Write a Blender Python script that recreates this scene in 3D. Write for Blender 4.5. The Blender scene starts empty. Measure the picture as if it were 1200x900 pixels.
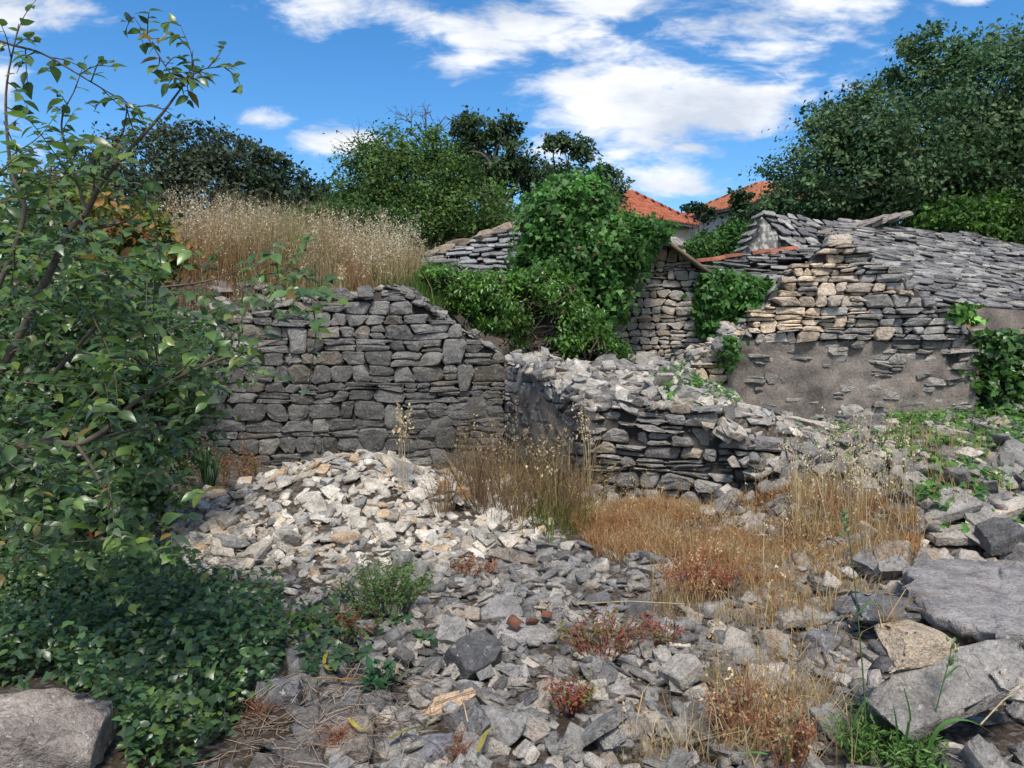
import bpy, bmesh, math
import numpy as np
from mathutils import Vector, Matrix, noise as mnoise
R = math.radians
C = bpy.context.scene.collection
sc = bpy.context.scene
rng = np.random.default_rng(7)

# ------------------------------------------------------------------ camera
F_PX, CAM_H, PITCH = 905.0, 1.6, R(3.17)
cam_d = bpy.data.cameras.new('camera'); cam_d.sensor_width = 36.0; cam_d.lens = 36.0 * F_PX / 1200.0
cam_d.clip_start = 0.05; cam_d.clip_end = 3000
cam = bpy.data.objects.new('camera', cam_d); C.objects.link(cam)
cam.location = (0, 0, CAM_H); cam.rotation_euler = (R(90) - PITCH, 0, 0)
sc.camera = cam

# ------------------------------------------------------------------ light, sky, exposure
SUN_EL, SUN_AZ = R(57), R(174)          # azimuth measured clockwise from +Y: behind the camera
sc.view_settings.view_transform = 'Standard'; sc.view_settings.look = 'None'
sc.view_settings.exposure = 0.74; sc.view_settings.gamma = 1.0
sun_d = bpy.data.lights.new('sun', 'SUN'); sun_d.energy = 2.9; sun_d.angle = R(14); sun_d.color = (1.0, 0.93, 0.82)
sun = bpy.data.objects.new('sun', sun_d); C.objects.link(sun)
to_sun = Vector((math.sin(SUN_AZ) * math.cos(SUN_EL), math.cos(SUN_AZ) * math.cos(SUN_EL), math.sin(SUN_EL)))
sun.rotation_euler = (-to_sun).to_track_quat('-Z', 'Y').to_euler()

world = bpy.data.worlds.new('World'); sc.world = world; world.use_nodes = True
wn, wl = world.node_tree.nodes, world.node_tree.links
wn.clear()
def W(t, **kw):
    n = wn.new(t)
    for k, v in kw.items(): setattr(n, k, v)
    return n
def wmath(op, a, b=None, c=None, clamp=False):
    n = W('ShaderNodeMath', operation=op, use_clamp=clamp)
    for i, v in enumerate((a, b, c)):
        if v is None: continue
        if isinstance(v, (int, float)): n.inputs[i].default_value = v
        else: wl.new(v, n.inputs[i])
    return n.outputs[0]
sky = W('ShaderNodeTexSky', sky_type='NISHITA', sun_disc=False, sun_elevation=SUN_EL, sun_rotation=SUN_AZ,
        air_density=1.0, dust_density=0.0, ozone_density=4.0, altitude=100)
hs = W('ShaderNodeHueSaturation'); hs.inputs['Saturation'].default_value = 1.28; hs.inputs['Value'].default_value = 1.25
wl.new(sky.outputs[0], hs.inputs['Color'])
bg = W('ShaderNodeBackground'); bg.inputs[1].default_value = 0.085
wl.new(hs.outputs[0], bg.inputs[0])
tc = W('ShaderNodeTexCoord'); sep = W('ShaderNodeSeparateXYZ'); wl.new(tc.outputs['Generated'], sep.inputs[0])
dx, dy, dz = sep.outputs
ady = wmath('MAXIMUM', wmath('ABSOLUTE', dy), 0.05)
tx, tz = wmath('DIVIDE', dx, ady), wmath('DIVIDE', dz, ady)
comb = W('ShaderNodeCombineXYZ'); wl.new(tx, comb.inputs[0]); wl.new(tz, comb.inputs[1])
# wispy breakup
def wnoise(scale, detail, rough, vec, dist=0.0):
    n = W('ShaderNodeTexNoise'); n.inputs['Scale'].default_value = scale; n.inputs['Detail'].default_value = detail
    n.inputs['Roughness'].default_value = rough; n.inputs['Distortion'].default_value = dist
    wl.new(vec, n.inputs['Vector']); return n
mp = W('ShaderNodeMapping'); mp.inputs['Scale'].default_value = (1.0, 2.7, 1.0); mp.inputs['Rotation'].default_value = (0, 0, R(-16))
wl.new(comb.outputs[0], mp.inputs[0])
nA = wnoise(4.2, 9, 0.60, mp.outputs[0], 0.5); nB = wnoise(13, 7, 0.62, mp.outputs[0], 0.4); nC = wnoise(5.5, 6, 0.55, mp.outputs[0])
blobs = [(30, 25, 85, 30), (15, 95, 40, 45), (425, 16, 95, 34), (310, 143, 38, 13), (395, 172, 60, 22), (600, 40, 150, 42), (560, 80, 75, 24),
         (690, 12, 90, 38), (780, 95, 165, 58), (890, 68, 140, 66), (745, 142, 120, 52), (955, 20, 110, 42), (780, 216, 65, 24),
         (1125, 2, 40, 14), (800, 177, 34, 8), (860, 130, 120, 50), (640, 175, 40, 30), (300, -40, 140, 50), (700, -130, 500, 110), (-250, 60, 200, 70), (1500, 40, 200, 70)]
m = None
for (bx, by, rx, ry) in blobs:
    v1 = W('ShaderNodeVectorMath', operation='SUBTRACT'); wl.new(comb.outputs[0], v1.inputs[0])
    v1.inputs[1].default_value = ((bx - 600) / F_PX, (400 - by) / F_PX, 0)
    v2 = W('ShaderNodeVectorMath', operation='MULTIPLY'); wl.new(v1.outputs[0], v2.inputs[0])
    v2.inputs[1].default_value = (F_PX / rx, F_PX / ry, 0)
    ln = W('ShaderNodeVectorMath', operation='LENGTH'); wl.new(v2.outputs[0], ln.inputs[0])
    f = wmath('SUBTRACT', 1.0, ln.outputs['Value'])
    m = f if m is None else wmath('SMOOTH_MAX', m, f, 0.18)
front = wmath('GREATER_THAN', dy, 0.05)
m = wmath('MAXIMUM', m, -0.6)
# away from the view the same kind of broken clouds go on
gen = wmath('MULTIPLY_ADD', wnoise(1.6, 3, 0.5, tc.outputs['Generated']).outputs['Fac'], 4.0, -1.6)
m = wmath('ADD', wmath('MULTIPLY', m, front), wmath('MULTIPLY', gen, wmath('SUBTRACT', 1.0, front)))
d = wmath('ADD', m, wmath('MULTIPLY_ADD', nA.outputs['Fac'], 3.2, -1.60))
d = wmath('ADD', d, wmath('MULTIPLY_ADD', nB.outputs['Fac'], 1.9, -0.95))
mr = W('ShaderNodeMapRange', interpolation_type='SMOOTHSTEP'); wl.new(d, mr.inputs['Value'])
mr.inputs['From Min'].default_value = -0.10; mr.inputs['From Max'].default_value = 0.85; mr.inputs['To Max'].default_value = 0.97
up = W('ShaderNodeMapRange'); wl.new(dz, up.inputs['Value']); up.inputs['From Min'].default_value = 0.0; up.inputs['From Max'].default_value = 0.05
alpha = wmath('MULTIPLY', mr.outputs[0], up.outputs[0])
cr = W('ShaderNodeValToRGB'); wl.new(nC.outputs['Fac'], cr.inputs[0])
cr.color_ramp.elements[0].position = 0.36; cr.color_ramp.elements[0].color = (0.56, 0.61, 0.70, 1)
cr.color_ramp.elements[1].position = 0.60; cr.color_ramp.elements[1].color = (0.90, 0.91, 0.93, 1)
bgc = W('ShaderNodeBackground'); wl.new(cr.outputs[0], bgc.inputs[0]); bgc.inputs[1].default_value = 0.74
mx = W('ShaderNodeMixShader'); wl.new(alpha, mx.inputs[0]); wl.new(bg.outputs[0], mx.inputs[1]); wl.new(bgc.outputs[0], mx.inputs[2])
wo = W('ShaderNodeOutputWorld'); wl.new(mx.outputs[0], wo.inputs[0])

# ------------------------------------------------------------------ measuring: a pixel of the 1200x900 photograph and a depth give a point
def ray(px, py):
    a, b = (px - 600.0) / F_PX, (450.0 - py) / F_PX
    return np.array([a, math.cos(PITCH) + b * math.sin(PITCH), -math.sin(PITCH) + b * math.cos(PITCH)])
def at(px, py, Y):
    r = ray(px, py); r = r * (Y / r[1]); return np.array([r[0], r[1], r[2] + CAM_H])
def to_px(p):
    p = np.atleast_2d(np.asarray(p, float)) - np.array([0, 0, CAM_H])
    dpt = p[:, 1] * math.cos(PITCH) - p[:, 2] * math.sin(PITCH)
    up_ = p[:, 1] * math.sin(PITCH) + p[:, 2] * math.cos(PITCH)
    dpt = np.maximum(dpt, 1e-3)
    return np.stack([600 + F_PX * p[:, 0] / dpt, 450 - F_PX * up_ / dpt, dpt], 1)

# ------------------------------------------------------------------ small helpers
def sstep(a, b, x):
    t = np.clip((np.asarray(x, float) - a) / (b - a), 0, 1); return t * t * (3 - 2 * t)
_tab = np.random.default_rng(99).random((256, 256))
def vnoise(x, y):
    x, y = np.asarray(x, float), np.asarray(y, float)
    xi, yi = np.floor(x).astype(int), np.floor(y).astype(int); fx, fy = x - xi, y - yi
    fx, fy = fx * fx * (3 - 2 * fx), fy * fy * (3 - 2 * fy)
    g = lambda i, j: _tab[(xi + i) % 256, (yi + j) % 256]
    return (g(0, 0) * (1 - fx) + g(1, 0) * fx) * (1 - fy) + (g(0, 1) * (1 - fx) + g(1, 1) * fx) * fy
def fbm(x, y, o=4):
    s, a, t = 0, 0.5, 0
    for i in range(o):
        s = s + a * vnoise(x * 2 ** i + 17 * i, y * 2 ** i + 31 * i); t += a; a *= 0.5
    return s / t

def mesh_np(name, V, F, col=None, mat=None, smooth=False):
    """mesh from numpy arrays; F is an (n,3) or (n,4) array or a list of polygons"""
    me = bpy.data.meshes.new(name)
    V = np.asarray(V, np.float32)
    if isinstance(F, np.ndarray):
        k = F.shape[1]; n = len(F)
        me.vertices.add(len(V)); me.vertices.foreach_set('co', V.ravel())
        me.loops.add(n * k); me.loops.foreach_set('vertex_index', F.astype(np.int32).ravel())
        me.polygons.add(n); me.polygons.foreach_set('loop_start', np.arange(0, n * k, k, dtype=np.int32))
        me.update(calc_edges=True)
    else:
        me.from_pydata(V.tolist(), [], F)
    if col is not None:
        ca = me.color_attributes.new('Col', 'FLOAT_COLOR', 'POINT')
        c4 = np.ones((len(V), 4), np.float32); c4[:, :3] = col
        ca.data.foreach_set('color', c4.ravel())
    if smooth: me.polygons.foreach_set('use_smooth', np.ones(len(me.polygons), bool))
    if mat: me.materials.append(mat)
    return me
def link(name, me, loc=(0, 0, 0), parent=None, color=None):
    o = bpy.data.objects.new(name, me); C.objects.link(o)
    if parent is not None:
        o.parent = parent; loc = Vector(loc) - Vector(parent['_w'])
    else:
        o['_w'] = [float(v) for v in loc]
    o.location = loc
    if color is not None: o.color = (*[float(c) for c in color], 1)
    return o
def sublink(name, me, loc, part, color=None):           # child of a part: the part's world place is kept in '_w'
    return link(name, me, loc, part, color)
def tag(o, label=None, cat=None, group=None, kind=None):
    if label: o['label'] = label
    if cat: o['category'] = cat
    if group: o['group'] = group
    if kind: o['kind'] = kind
    return o
def thing(name, label, cat, loc, group=None):
    o = bpy.data.objects.new(name, None); C.objects.link(o); o.location = loc; o['_w'] = [float(v) for v in loc]
    o.empty_display_size = 0.1
    return tag(o, label, cat, group)
def part(name, V, F, parent, mat, col=None, smooth=False, kind=None, loc=None):
    loc = np.array(parent['_w']) if loc is None else np.asarray(loc, float)
    o = link(name, mesh_np(name, np.asarray(V) - loc, F, col, mat, smooth), loc, parent)
    o['_w'] = [float(v) for v in loc]
    if kind: o['kind'] = kind
    return o
def single(name, V, F, mat, loc, col=None, smooth=False):
    return link(name, mesh_np(name, np.asarray(V) - np.asarray(loc), F, col, mat, smooth), loc)
def tube(pts, rad, n=6):
    pts = np.asarray(pts, float); k = len(pts); rad = np.broadcast_to(np.asarray(rad, float), (k,))
    T = np.gradient(pts, axis=0); T /= np.linalg.norm(T, axis=1, keepdims=True) + 1e-9
    ref = np.array([0, 0, 1.0]) if abs(T[:, 2]).mean() < 0.8 else np.array([1.0, 0, 0])
    U = np.cross(T, ref); U /= np.linalg.norm(U, axis=1, keepdims=True) + 1e-9; Vv = np.cross(T, U)
    a = np.linspace(0, 2 * math.pi, n, endpoint=False)
    P = pts[:, None] + rad[:, None, None] * (np.cos(a)[None, :, None] * U[:, None] + np.sin(a)[None, :, None] * Vv[:, None])
    V = P.reshape(-1, 3); F = []
    for i in range(k - 1):
        for j in range(n):
            a0, b0 = i * n + j, i * n + (j + 1) % n; F += [(a0, b0, b0 + n), (a0, b0 + n, a0 + n)]
    V = np.vstack([V, pts[-1:]]); F += [((k - 1) * n + j, (k - 1) * n + (j + 1) % n, len(V) - 1) for j in range(n)]
    return V, np.array(F)
class Acc:
    """collects shapes into one mesh"""
    def __init__(s): s.V, s.F, s.c, s.n = [], [], [], 0
    def add(s, V, F, col=None):
        s.V.append(V); s.F.append(np.asarray(F) + s.n); s.n += len(V)
        if col is not None: s.c.append(np.broadcast_to(np.asarray(col, float), (len(V), 3)))
    def get(s):
        return np.vstack(s.V), np.vstack(s.F), (np.vstack(s.c) if s.c else None)
def spline(P, n=8):
    P = np.asarray(P, float); Q = np.vstack([2 * P[0] - P[1], P, 2 * P[-1] - P[-2]]); out = []
    for i in range(1, len(Q) - 2):
        t = np.linspace(0, 1, n, endpoint=False)[:, None]
        a, b, c, d_ = Q[i - 1], Q[i], Q[i + 1], Q[i + 2]
        out.append(0.5 * (2 * b + (c - a) * t + (2 * a - 5 * b + 4 * c - d_) * t ** 2 + (3 * b - a - 3 * c + d_) * t ** 3))
    return np.vstack(out + [P[-1:]])

# ------------------------------------------------------------------ materials
def new_mat(name):
    mt = bpy.data.materials.new(name); mt.use_nodes = True; nt = mt.node_tree
    b = nt.nodes['Principled BSDF']; return mt, nt, nt.nodes, nt.links, b
def mnz(nt, scale, detail=4, rough=0.55, vec=None):
    n = nt.nodes.new('ShaderNodeTexNoise'); n.inputs['Scale'].default_value = scale; n.inputs['Detail'].default_value = detail; n.inputs['Roughness'].default_value = rough
    if vec is not None: nt.links.new(vec, n.inputs['Vector'])
    return n.outputs['Fac']
def mramp(nt, fac, stops):
    r = nt.nodes.new('ShaderNodeValToRGB'); nt.links.new(fac, r.inputs[0]); e = r.color_ramp.elements
    while len(e) < len(stops): e.new(0.5)
    for el, (p, c) in zip(e, stops):
        el.position = p; el.color = (c, c, c, 1) if not isinstance(c, tuple) else (*c, 1)
    return r.outputs[0]
def mmix(nt, mode, fac, a, b):
    n = nt.nodes.new('ShaderNodeMix'); n.data_type = 'RGBA'; n.blend_type = mode
    for i, v in ((0, fac), (6, a), (7, b)):
        if isinstance(v, (int, float)): n.inputs[i].default_value = v
        elif isinstance(v, tuple): n.inputs[i].default_value = (*v, 1)
        else: nt.links.new(v, n.inputs[i])
    return n.outputs[2]
def base_color(nt, src):
    if src == 'obj':
        n = nt.nodes.new('ShaderNodeObjectInfo'); return n.outputs['Color']
    n = nt.nodes.new('ShaderNodeVertexColor'); n.layer_name = 'Col'; return n.outputs['Color']
def rock_mat(name, src, lichen=0.5, fine=1.0, stain=0.5):
    mt, nt, N, L, b = new_mat(name)
    pos = nt.nodes.new('ShaderNodeNewGeometry').outputs['Position']
    c = base_color(nt, src)
    c = mmix(nt, 'MULTIPLY', 1.0, c, mramp(nt, mnz(nt, 7 * fine, 6, 0.6, pos), [(0.28, 0.5), (0.5, 1.0), (0.72, 1.36)]))
    c = mmix(nt, 'MULTIPLY', 0.8, c, mramp(nt, mnz(nt, 55 * fine, 5, 0.65, pos), [(0.32, 0.5), (0.5, 1.0), (0.7, 1.3)]))
    warm = mramp(nt, mnz(nt, 3.1 * fine, 5, 0.6, pos), [(0.55, 0.0), (0.72, 1.0)])
    n1 = nt.nodes.new('ShaderNodeMath'); n1.operation = 'MULTIPLY'; n1.inputs[1].default_value = stain * 0.55; L.new(warm, n1.inputs[0])
    c = mmix(nt, 'MULTIPLY', n1.outputs[0], c, (1.0, 0.80, 0.58))
    li = mramp(nt, mnz(nt, 26 * fine, 9, 0.78, pos), [(0.575, 0.0), (0.63, 1.0)])
    n2 = nt.nodes.new('ShaderNodeMath'); n2.operation = 'MULTIPLY'; n2.inputs[1].default_value = lichen; L.new(li, n2.inputs[0])
    c = mmix(nt, 'MIX', n2.outputs[0], c, (0.46, 0.45, 0.42))
    dk = mramp(nt, mnz(nt, 12 * fine, 8, 0.75, pos), [(0.26, 1.0), (0.38, 0.0)])
    n3 = nt.nodes.new('ShaderNodeMath'); n3.operation = 'MULTIPLY'; n3.inputs[1].default_value = 0.6; L.new(dk, n3.inputs[0])
    c = mmix(nt, 'MIX', n3.outputs[0], c, (0.05, 0.05, 0.052))
    c = mmix(nt, 'MULTIPLY', 0.75, c, mramp(nt, mnz(nt, 190 * fine, 5, 0.7, pos), [(0.30, 0.45), (0.5, 1.0), (0.68, 1.35)]))
    vo = nt.nodes.new('ShaderNodeTexVoronoi'); vo.feature = 'DISTANCE_TO_EDGE'; vo.inputs['Scale'].default_value = 5.5 * fine
    wv = nt.nodes.new('ShaderNodeVectorMath'); wv.operation = 'MULTIPLY_ADD'; nz = nt.nodes.new('ShaderNodeTexNoise'); nz.inputs['Scale'].default_value = 6 * fine; nz.inputs['Detail'].default_value = 5
    L.new(pos, nz.inputs['Vector']); L.new(nz.outputs['Color'], wv.inputs[0]); wv.inputs[1].default_value = (.35, .35, .35); L.new(pos, wv.inputs[2]); L.new(wv.outputs[0], vo.inputs['Vector'])
    crk = mramp(nt, vo.outputs['Distance'], [(0.0, 0.35), (0.018, 1.0)])
    c = mmix(nt, 'MULTIPLY', 0.7, c, crk)
    L.new(c, b.inputs['Base Color']); b.inputs['Roughness'].default_value = 0.88
    b.inputs['Specular IOR Level'].default_value = 0.25
    ad = nt.nodes.new('ShaderNodeMath'); ad.operation = 'ADD'
    m1 = nt.nodes.new('ShaderNodeMath'); m1.operation = 'MULTIPLY'; m1.inputs[1].default_value = 2.2
    L.new(mnz(nt, 24 * fine, 6, 0.62, pos), m1.inputs[0]); L.new(m1.outputs[0], ad.inputs[0]); L.new(mnz(nt, 110 * fine, 4, 0.6, pos), ad.inputs[1])
    bp = nt.nodes.new('ShaderNodeBump'); bp.inputs['Strength'].default_value = 0.8; bp.inputs['Distance'].default_value = 0.014
    L.new(ad.outputs[0], bp.inputs['Height']); L.new(bp.outputs[0], b.inputs['Normal'])
    return mt
def leaf_mat(name, src='col', rough=0.42, trans=0.35, spec=0.45):
    mt, nt, N, L, b = new_mat(name)
    c = base_color(nt, src)
    pos = nt.nodes.new('ShaderNodeNewGeometry').outputs['Position']
    c = mmix(nt, 'MULTIPLY', 1.0, c, mramp(nt, mnz(nt, 30, 3, 0.5, pos), [(0.3, 0.8), (0.7, 1.2)]))
    L.new(c, b.inputs['Base Color']); b.inputs['Roughness'].default_value = rough; b.inputs['Specular IOR Level'].default_value = spec
    tr = N.new('ShaderNodeBsdfTranslucent'); hsv = N.new('ShaderNodeHueSaturation'); hsv.inputs['Value'].default_value = 1.5; hsv.inputs['Saturation'].default_value = 1.1
    L.new(c, hsv.inputs['Color']); L.new(hsv.outputs[0], tr.inputs[0])
    mx_ = N.new('ShaderNodeMixShader'); mx_.inputs[0].default_value = trans
    L.new(b.outputs[0], mx_.inputs[1]); L.new(tr.outputs[0], mx_.inputs[2]); L.new(mx_.outputs[0], N['Material Output'].inputs[0])
    return mt
def plain_mat(name, src=None, color=(0.2, 0.2, 0.2), scale=18, lo=0.6, hi=1.35, rough=0.9, bump=0.4, dist=0.01):
    mt, nt, N, L, b = new_mat(name)
    pos = nt.nodes.new('ShaderNodeNewGeometry').outputs['Position']
    c = base_color(nt, src) if src else None
    r = mramp(nt, mnz(nt, scale, 8, 0.65, pos), [(0.28, lo), (0.5, 1.0), (0.74, hi)])
    c = mmix(nt, 'MULTIPLY', 1.0, c if c is not None else color, r)
    L.new(c, b.inputs['Base Color']); b.inputs['Roughness'].default_value = rough; b.inputs['Specular IOR Level'].default_value = 0.2
    bp = nt.nodes.new('ShaderNodeBump'); bp.inputs['Strength'].default_value = bump; bp.inputs['Distance'].default_value = dist
    L.new(mnz(nt, scale * 3, 6, 0.65, pos), bp.inputs['Height']); L.new(bp.outputs[0], b.inputs['Normal'])
    return mt
M = {}
M['rock'] = rock_mat('limestone', 'obj', 0.35); M['rock_c'] = rock_mat('limestone_rubble', 'col', 0.35)
M['wall'] = rock_mat('wall_stone', 'obj', 0.55, 0.8, 0.7); M['wall_c'] = rock_mat('wall_stone_small', 'col', 0.55, 0.8, 0.7)
M['slab'] = rock_mat('roof_slab_stone', 'obj', 0.55, 0.6, 0.3); M['slab_c'] = rock_mat('roof_slab_small', 'col', 0.55, 0.6, 0.3)
M['blotch'] = rock_mat('blotched_boulder', 'obj', 0.9, 0.75, 1.0)
M['big'] = rock_mat('big_stone', 'obj', 0.8, 0.95, 0.9)
M['core'] = plain_mat('earth_core', None, (0.05, 0.045, 0.04), 9)
M['leaf'] = leaf_mat('leaf', rough=.34, spec=.6); M['leaf_o'] = leaf_mat('leaf_single', 'obj', .34, spec=.6); M['ivy'] = leaf_mat('ivy_leaf', rough=.5, spec=.35); M['leaf_dull'] = leaf_mat('leaf_dull', 'col', 0.6, 0.3, 0.25)
M['grass'] = leaf_mat('dry_grass', 'col', 0.75, 0.35, 0.15)
M['bark'] = plain_mat('bark', None, (0.10, 0.085, 0.07), 30, 0.5, 1.5)
M['twig'] = plain_mat('dry_twig', 'col', scale=40)
M['tile'] = plain_mat('terracotta', 'col', scale=6, lo=0.7, hi=1.25, rough=0.8)
M['tile_o'] = plain_mat('terracotta_piece', 'obj', scale=14, lo=0.7, hi=1.25, rough=0.8)
M['render'] = plain_mat('house_render', None, (0.42, 0.38, 0.32), 2, 0.8, 1.1)
M['metal'] = plain_mat('gutter', None, (0.07, 0.075, 0.08), 3, 0.8, 1.2, 0.5)
M['wood'] = plain_mat('weathered_timber', None, (0.17, 0.13, 0.10), 24)
M['rubber'] = plain_mat('black_rubber', None, (0.012, 0.012, 0.013), 40, 0.8, 1.2, 0.35, 0.05)
M['red'] = plain_mat('orange_petal', None, (0.62, 0.09, 0.03), 40, 0.8, 1.2, 0.5, 0.05)
def plaster_mat(k=(1, 1, 1)):
    mt, nt, N, L, b = new_mat('old_plaster')
    pos = nt.nodes.new('ShaderNodeNewGeometry').outputs['Position']
    c = mramp(nt, mnz(nt, 2.3, 8, 0.62, pos), [(p, tuple(a * b_ for a, b_ in zip(c_, k))) for p, c_ in ((0.30, (0.10, 0.087, 0.078)), (0.46, (0.18, 0.157, 0.14)), (0.60, (0.24, 0.207, 0.18)), (0.74, (0.34, 0.31, 0.28)))])
    c = mmix(nt, 'MULTIPLY', 0.9, c, mramp(nt, mnz(nt, 34, 7, 0.7, pos), [(0.3, 0.5), (0.5, 1.0), (0.68, 1.4)]))
    L.new(c, b.inputs['Base Color']); b.inputs['Roughness'].default_value = 0.95; b.inputs['Specular IOR Level'].default_value = 0.15
    bp = nt.nodes.new('ShaderNodeBump'); bp.inputs['Strength'].default_value = 0.7; bp.inputs['Distance'].default_value = 0.02
    L.new(mnz(nt, 26, 8, 0.7, pos), bp.inputs['Height']); L.new(bp.outputs[0], b.inputs['Normal'])
    return mt
M['plaster'] = plaster_mat(); M['mortar'] = plaster_mat((.62, .68, .72))
def soil_mat():
    mt, nt, N, L, b = new_mat('soil')
    pos = nt.nodes.new('ShaderNodeNewGeometry').outputs['Position']
    c = mramp(nt, mnz(nt, 1.7, 7, 0.6, pos), [(0.3, (0.045, 0.034, 0.026)), (0.5, (0.085, 0.064, 0.047)), (0.7, (0.12, 0.095, 0.075))])
    vo = nt.nodes.new('ShaderNodeTexVoronoi'); vo.inputs['Scale'].default_value = 38; L.new(pos, vo.inputs['Vector'])
    peb = mramp(nt, vo.outputs['Color'], [(0.55, 0.0), (0.7, 1.0)])
    c = mmix(nt, 'MIX', peb, c, (0.16, 0.15, 0.14))
    c = mmix(nt, 'MULTIPLY', 0.9, c, mramp(nt, mnz(nt, 60, 6, 0.7, pos), [(0.3, 0.5), (0.7, 1.5)]))
    L.new(c, b.inputs['Base Color']); b.inputs['Roughness'].default_value = 0.97; b.inputs['Specular IOR Level'].default_value = 0.1
    bp = nt.nodes.new('ShaderNodeBump'); bp.inputs['Strength'].default_value = 0.9; bp.inputs['Distance'].default_value = 0.03
    L.new(mnz(nt, 45, 7, 0.7, pos), bp.inputs['Height']); L.new(bp.outputs[0], b.inputs['Normal'])
    return mt
M['soil'] = soil_mat()

# ------------------------------------------------------------------ terrain
A0, A1 = np.array([-5.2, 9.09]), np.array([-0.09, 10.0])       # left retaining wall, front face
P2, P3 = np.array([0.755, 7.6]), np.array([3.0, 6.83])          # ruined side wall A1-P2, broken front P2-P3
def yA(x): return 10.0 + (x + 0.09) * 0.178
def yC(x): return 7.6 - (x - 0.755) * 0.344
def xB(y): return -0.09 + (10 - y) / 2.4 * 0.845
def terrain(x, y):
    x, y = np.asarray(x, float), np.asarray(y, float)
    z = 0.09 * (fbm(x * 0.9 + 5, y * 0.9) - 0.5) + 0.05 * (fbm(x * 3, y * 3 + 9) - 0.5)
    z = z + 0.54 * np.exp(-((x + 1.45) / 1.12) ** 2 - ((y - 6.9) / 0.95) ** 2)               # the pale heap
    z = z + 0.03 * sstep(0.4, 1.2, x) * sstep(4.4, 6.3, y) * sstep(8.2, 7.2, y)
    z = z + 0.10 * sstep(1.1, 2.3, x) * sstep(5.5, 4.0, y)                                  # raised edge by the big slab
    z = z + 0.7 * sstep(-2.7, -4.6, x) * sstep(2.5, 5.0, y)
    r = sstep(2.0, 3.0, x) * sstep(5.0, 8.2, y); z = z + 0.33 * r + 0.12 * sstep(3.2, 5, x) * r
    hp = np.where(y > 0, 0.90 + 0.12 * np.clip(y - 7.6, 0, 3.2), 0)
    hp = hp + (0.52 - hp) * sstep(2.0, 3.4, x)
    mB = sstep(0.15, 0.33, x - xB(np.clip(y, 0, 11))); mC = np.where(x < 3.05, sstep(0.15, 0.33, y - yC(x)), sstep(-0.4, 1.6, y - 7.4))
    k = mB * mC * sstep(-0.3, 0.1, x); z = z + (hp - z) * k
    dc = (yC(x) - y) * 0.945; z = z + 0.40 * sstep(1.75, 2.7, x) * sstep(4.4, 3.4, x) * np.clip(1 - dc / 1.0, 0, 1) ** 1.3 * (dc > -0.1)
    zb = 2.16 + 0.42 * sstep(0, 2.6, y - yA(x)) + 0.25 * sstep(-2, -5, x)
    zb = zb - (zb - 1.36) * sstep(-1.5, -0.15, x)
    kb = sstep(0.2, 0.38, y - yA(x)) * sstep(0.35, 0.0, x); z = z + (zb - z) * kb
    far = sstep(12.0, 17.0, y); z = z + (2.0 + 0.5 * sstep(-1, -4, x) - z) * far
    z = z * sstep(0, 1, y + 2) + 0
    return z + 0.04 * sstep(30, 90, np.hypot(x, y)) * (np.hypot(x, y) - 30)
fx = np.concatenate([-np.geomspace(900, 7.2, 34), np.arange(-7, 8.01, 0.05), np.geomspace(8.2, 900, 34)])
fy = np.concatenate([-np.geomspace(900, 0.6, 26), np.arange(-0.5, 13.01, 0.05), np.geomspace(13.2, 900, 40)])
GX, GY = np.meshgrid(fx, fy, indexing='ij'); GZ = terrain(GX, GY)
GZ = np.where(GZ > 8, 8 + 0.15 * (GZ - 8), GZ)
nx_, ny_ = GX.shape; idx = np.arange(nx_ * ny_).reshape(nx_, ny_)
Fq = np.stack([idx[:-1, :-1], idx[1:, :-1], idx[1:, 1:], idx[:-1, 1:]], -1).reshape(-1, 4)
g = link('ground', mesh_np('ground', np.stack([GX, GY, GZ], -1).reshape(-1, 3), Fq, None, M['soil'], True))
tag(g, kind='structure')

# height map that settles the loose stones
HX0, HY0, HR = -6.0, 1.6, 0.02
hnx, hny = int(14 / HR), int(11.2 / HR)
HXg, HYg = np.meshgrid(HX0 + HR * np.arange(hnx), HY0 + HR * np.arange(hny), indexing='ij')
H = terrain(HXg, HYg); BLOCK = np.zeros(H.shape, bool)
def hgt(x, y):
    i = np.clip(((np.asarray(x) - HX0) / HR).astype(int), 0, hnx - 1); j = np.clip(((np.asarray(y) - HY0) / HR).astype(int), 0, hny - 1)
    inside = (np.asarray(x) >= HX0) & (np.asarray(x) < HX0 + 14) & (np.asarray(y) >= HY0) & (np.asarray(y) < HY0 + 11.2)
    return np.where(inside, H[i, j], terrain(x, y))
def ground_hit(px, py, y0=1.7, y1=30):
    r = ray(px, py); Y = np.arange(y0, y1, 0.01); k = Y / r[1]
    gz = hgt(r[0] * k, Y); rz = r[2] * k + CAM_H
    h_ = np.nonzero(rz <= gz)[0]; i = h_[0] if len(h_) else len(Y) - 1
    return np.array([r[0] * k[i], Y[i], gz[i]])

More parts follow.
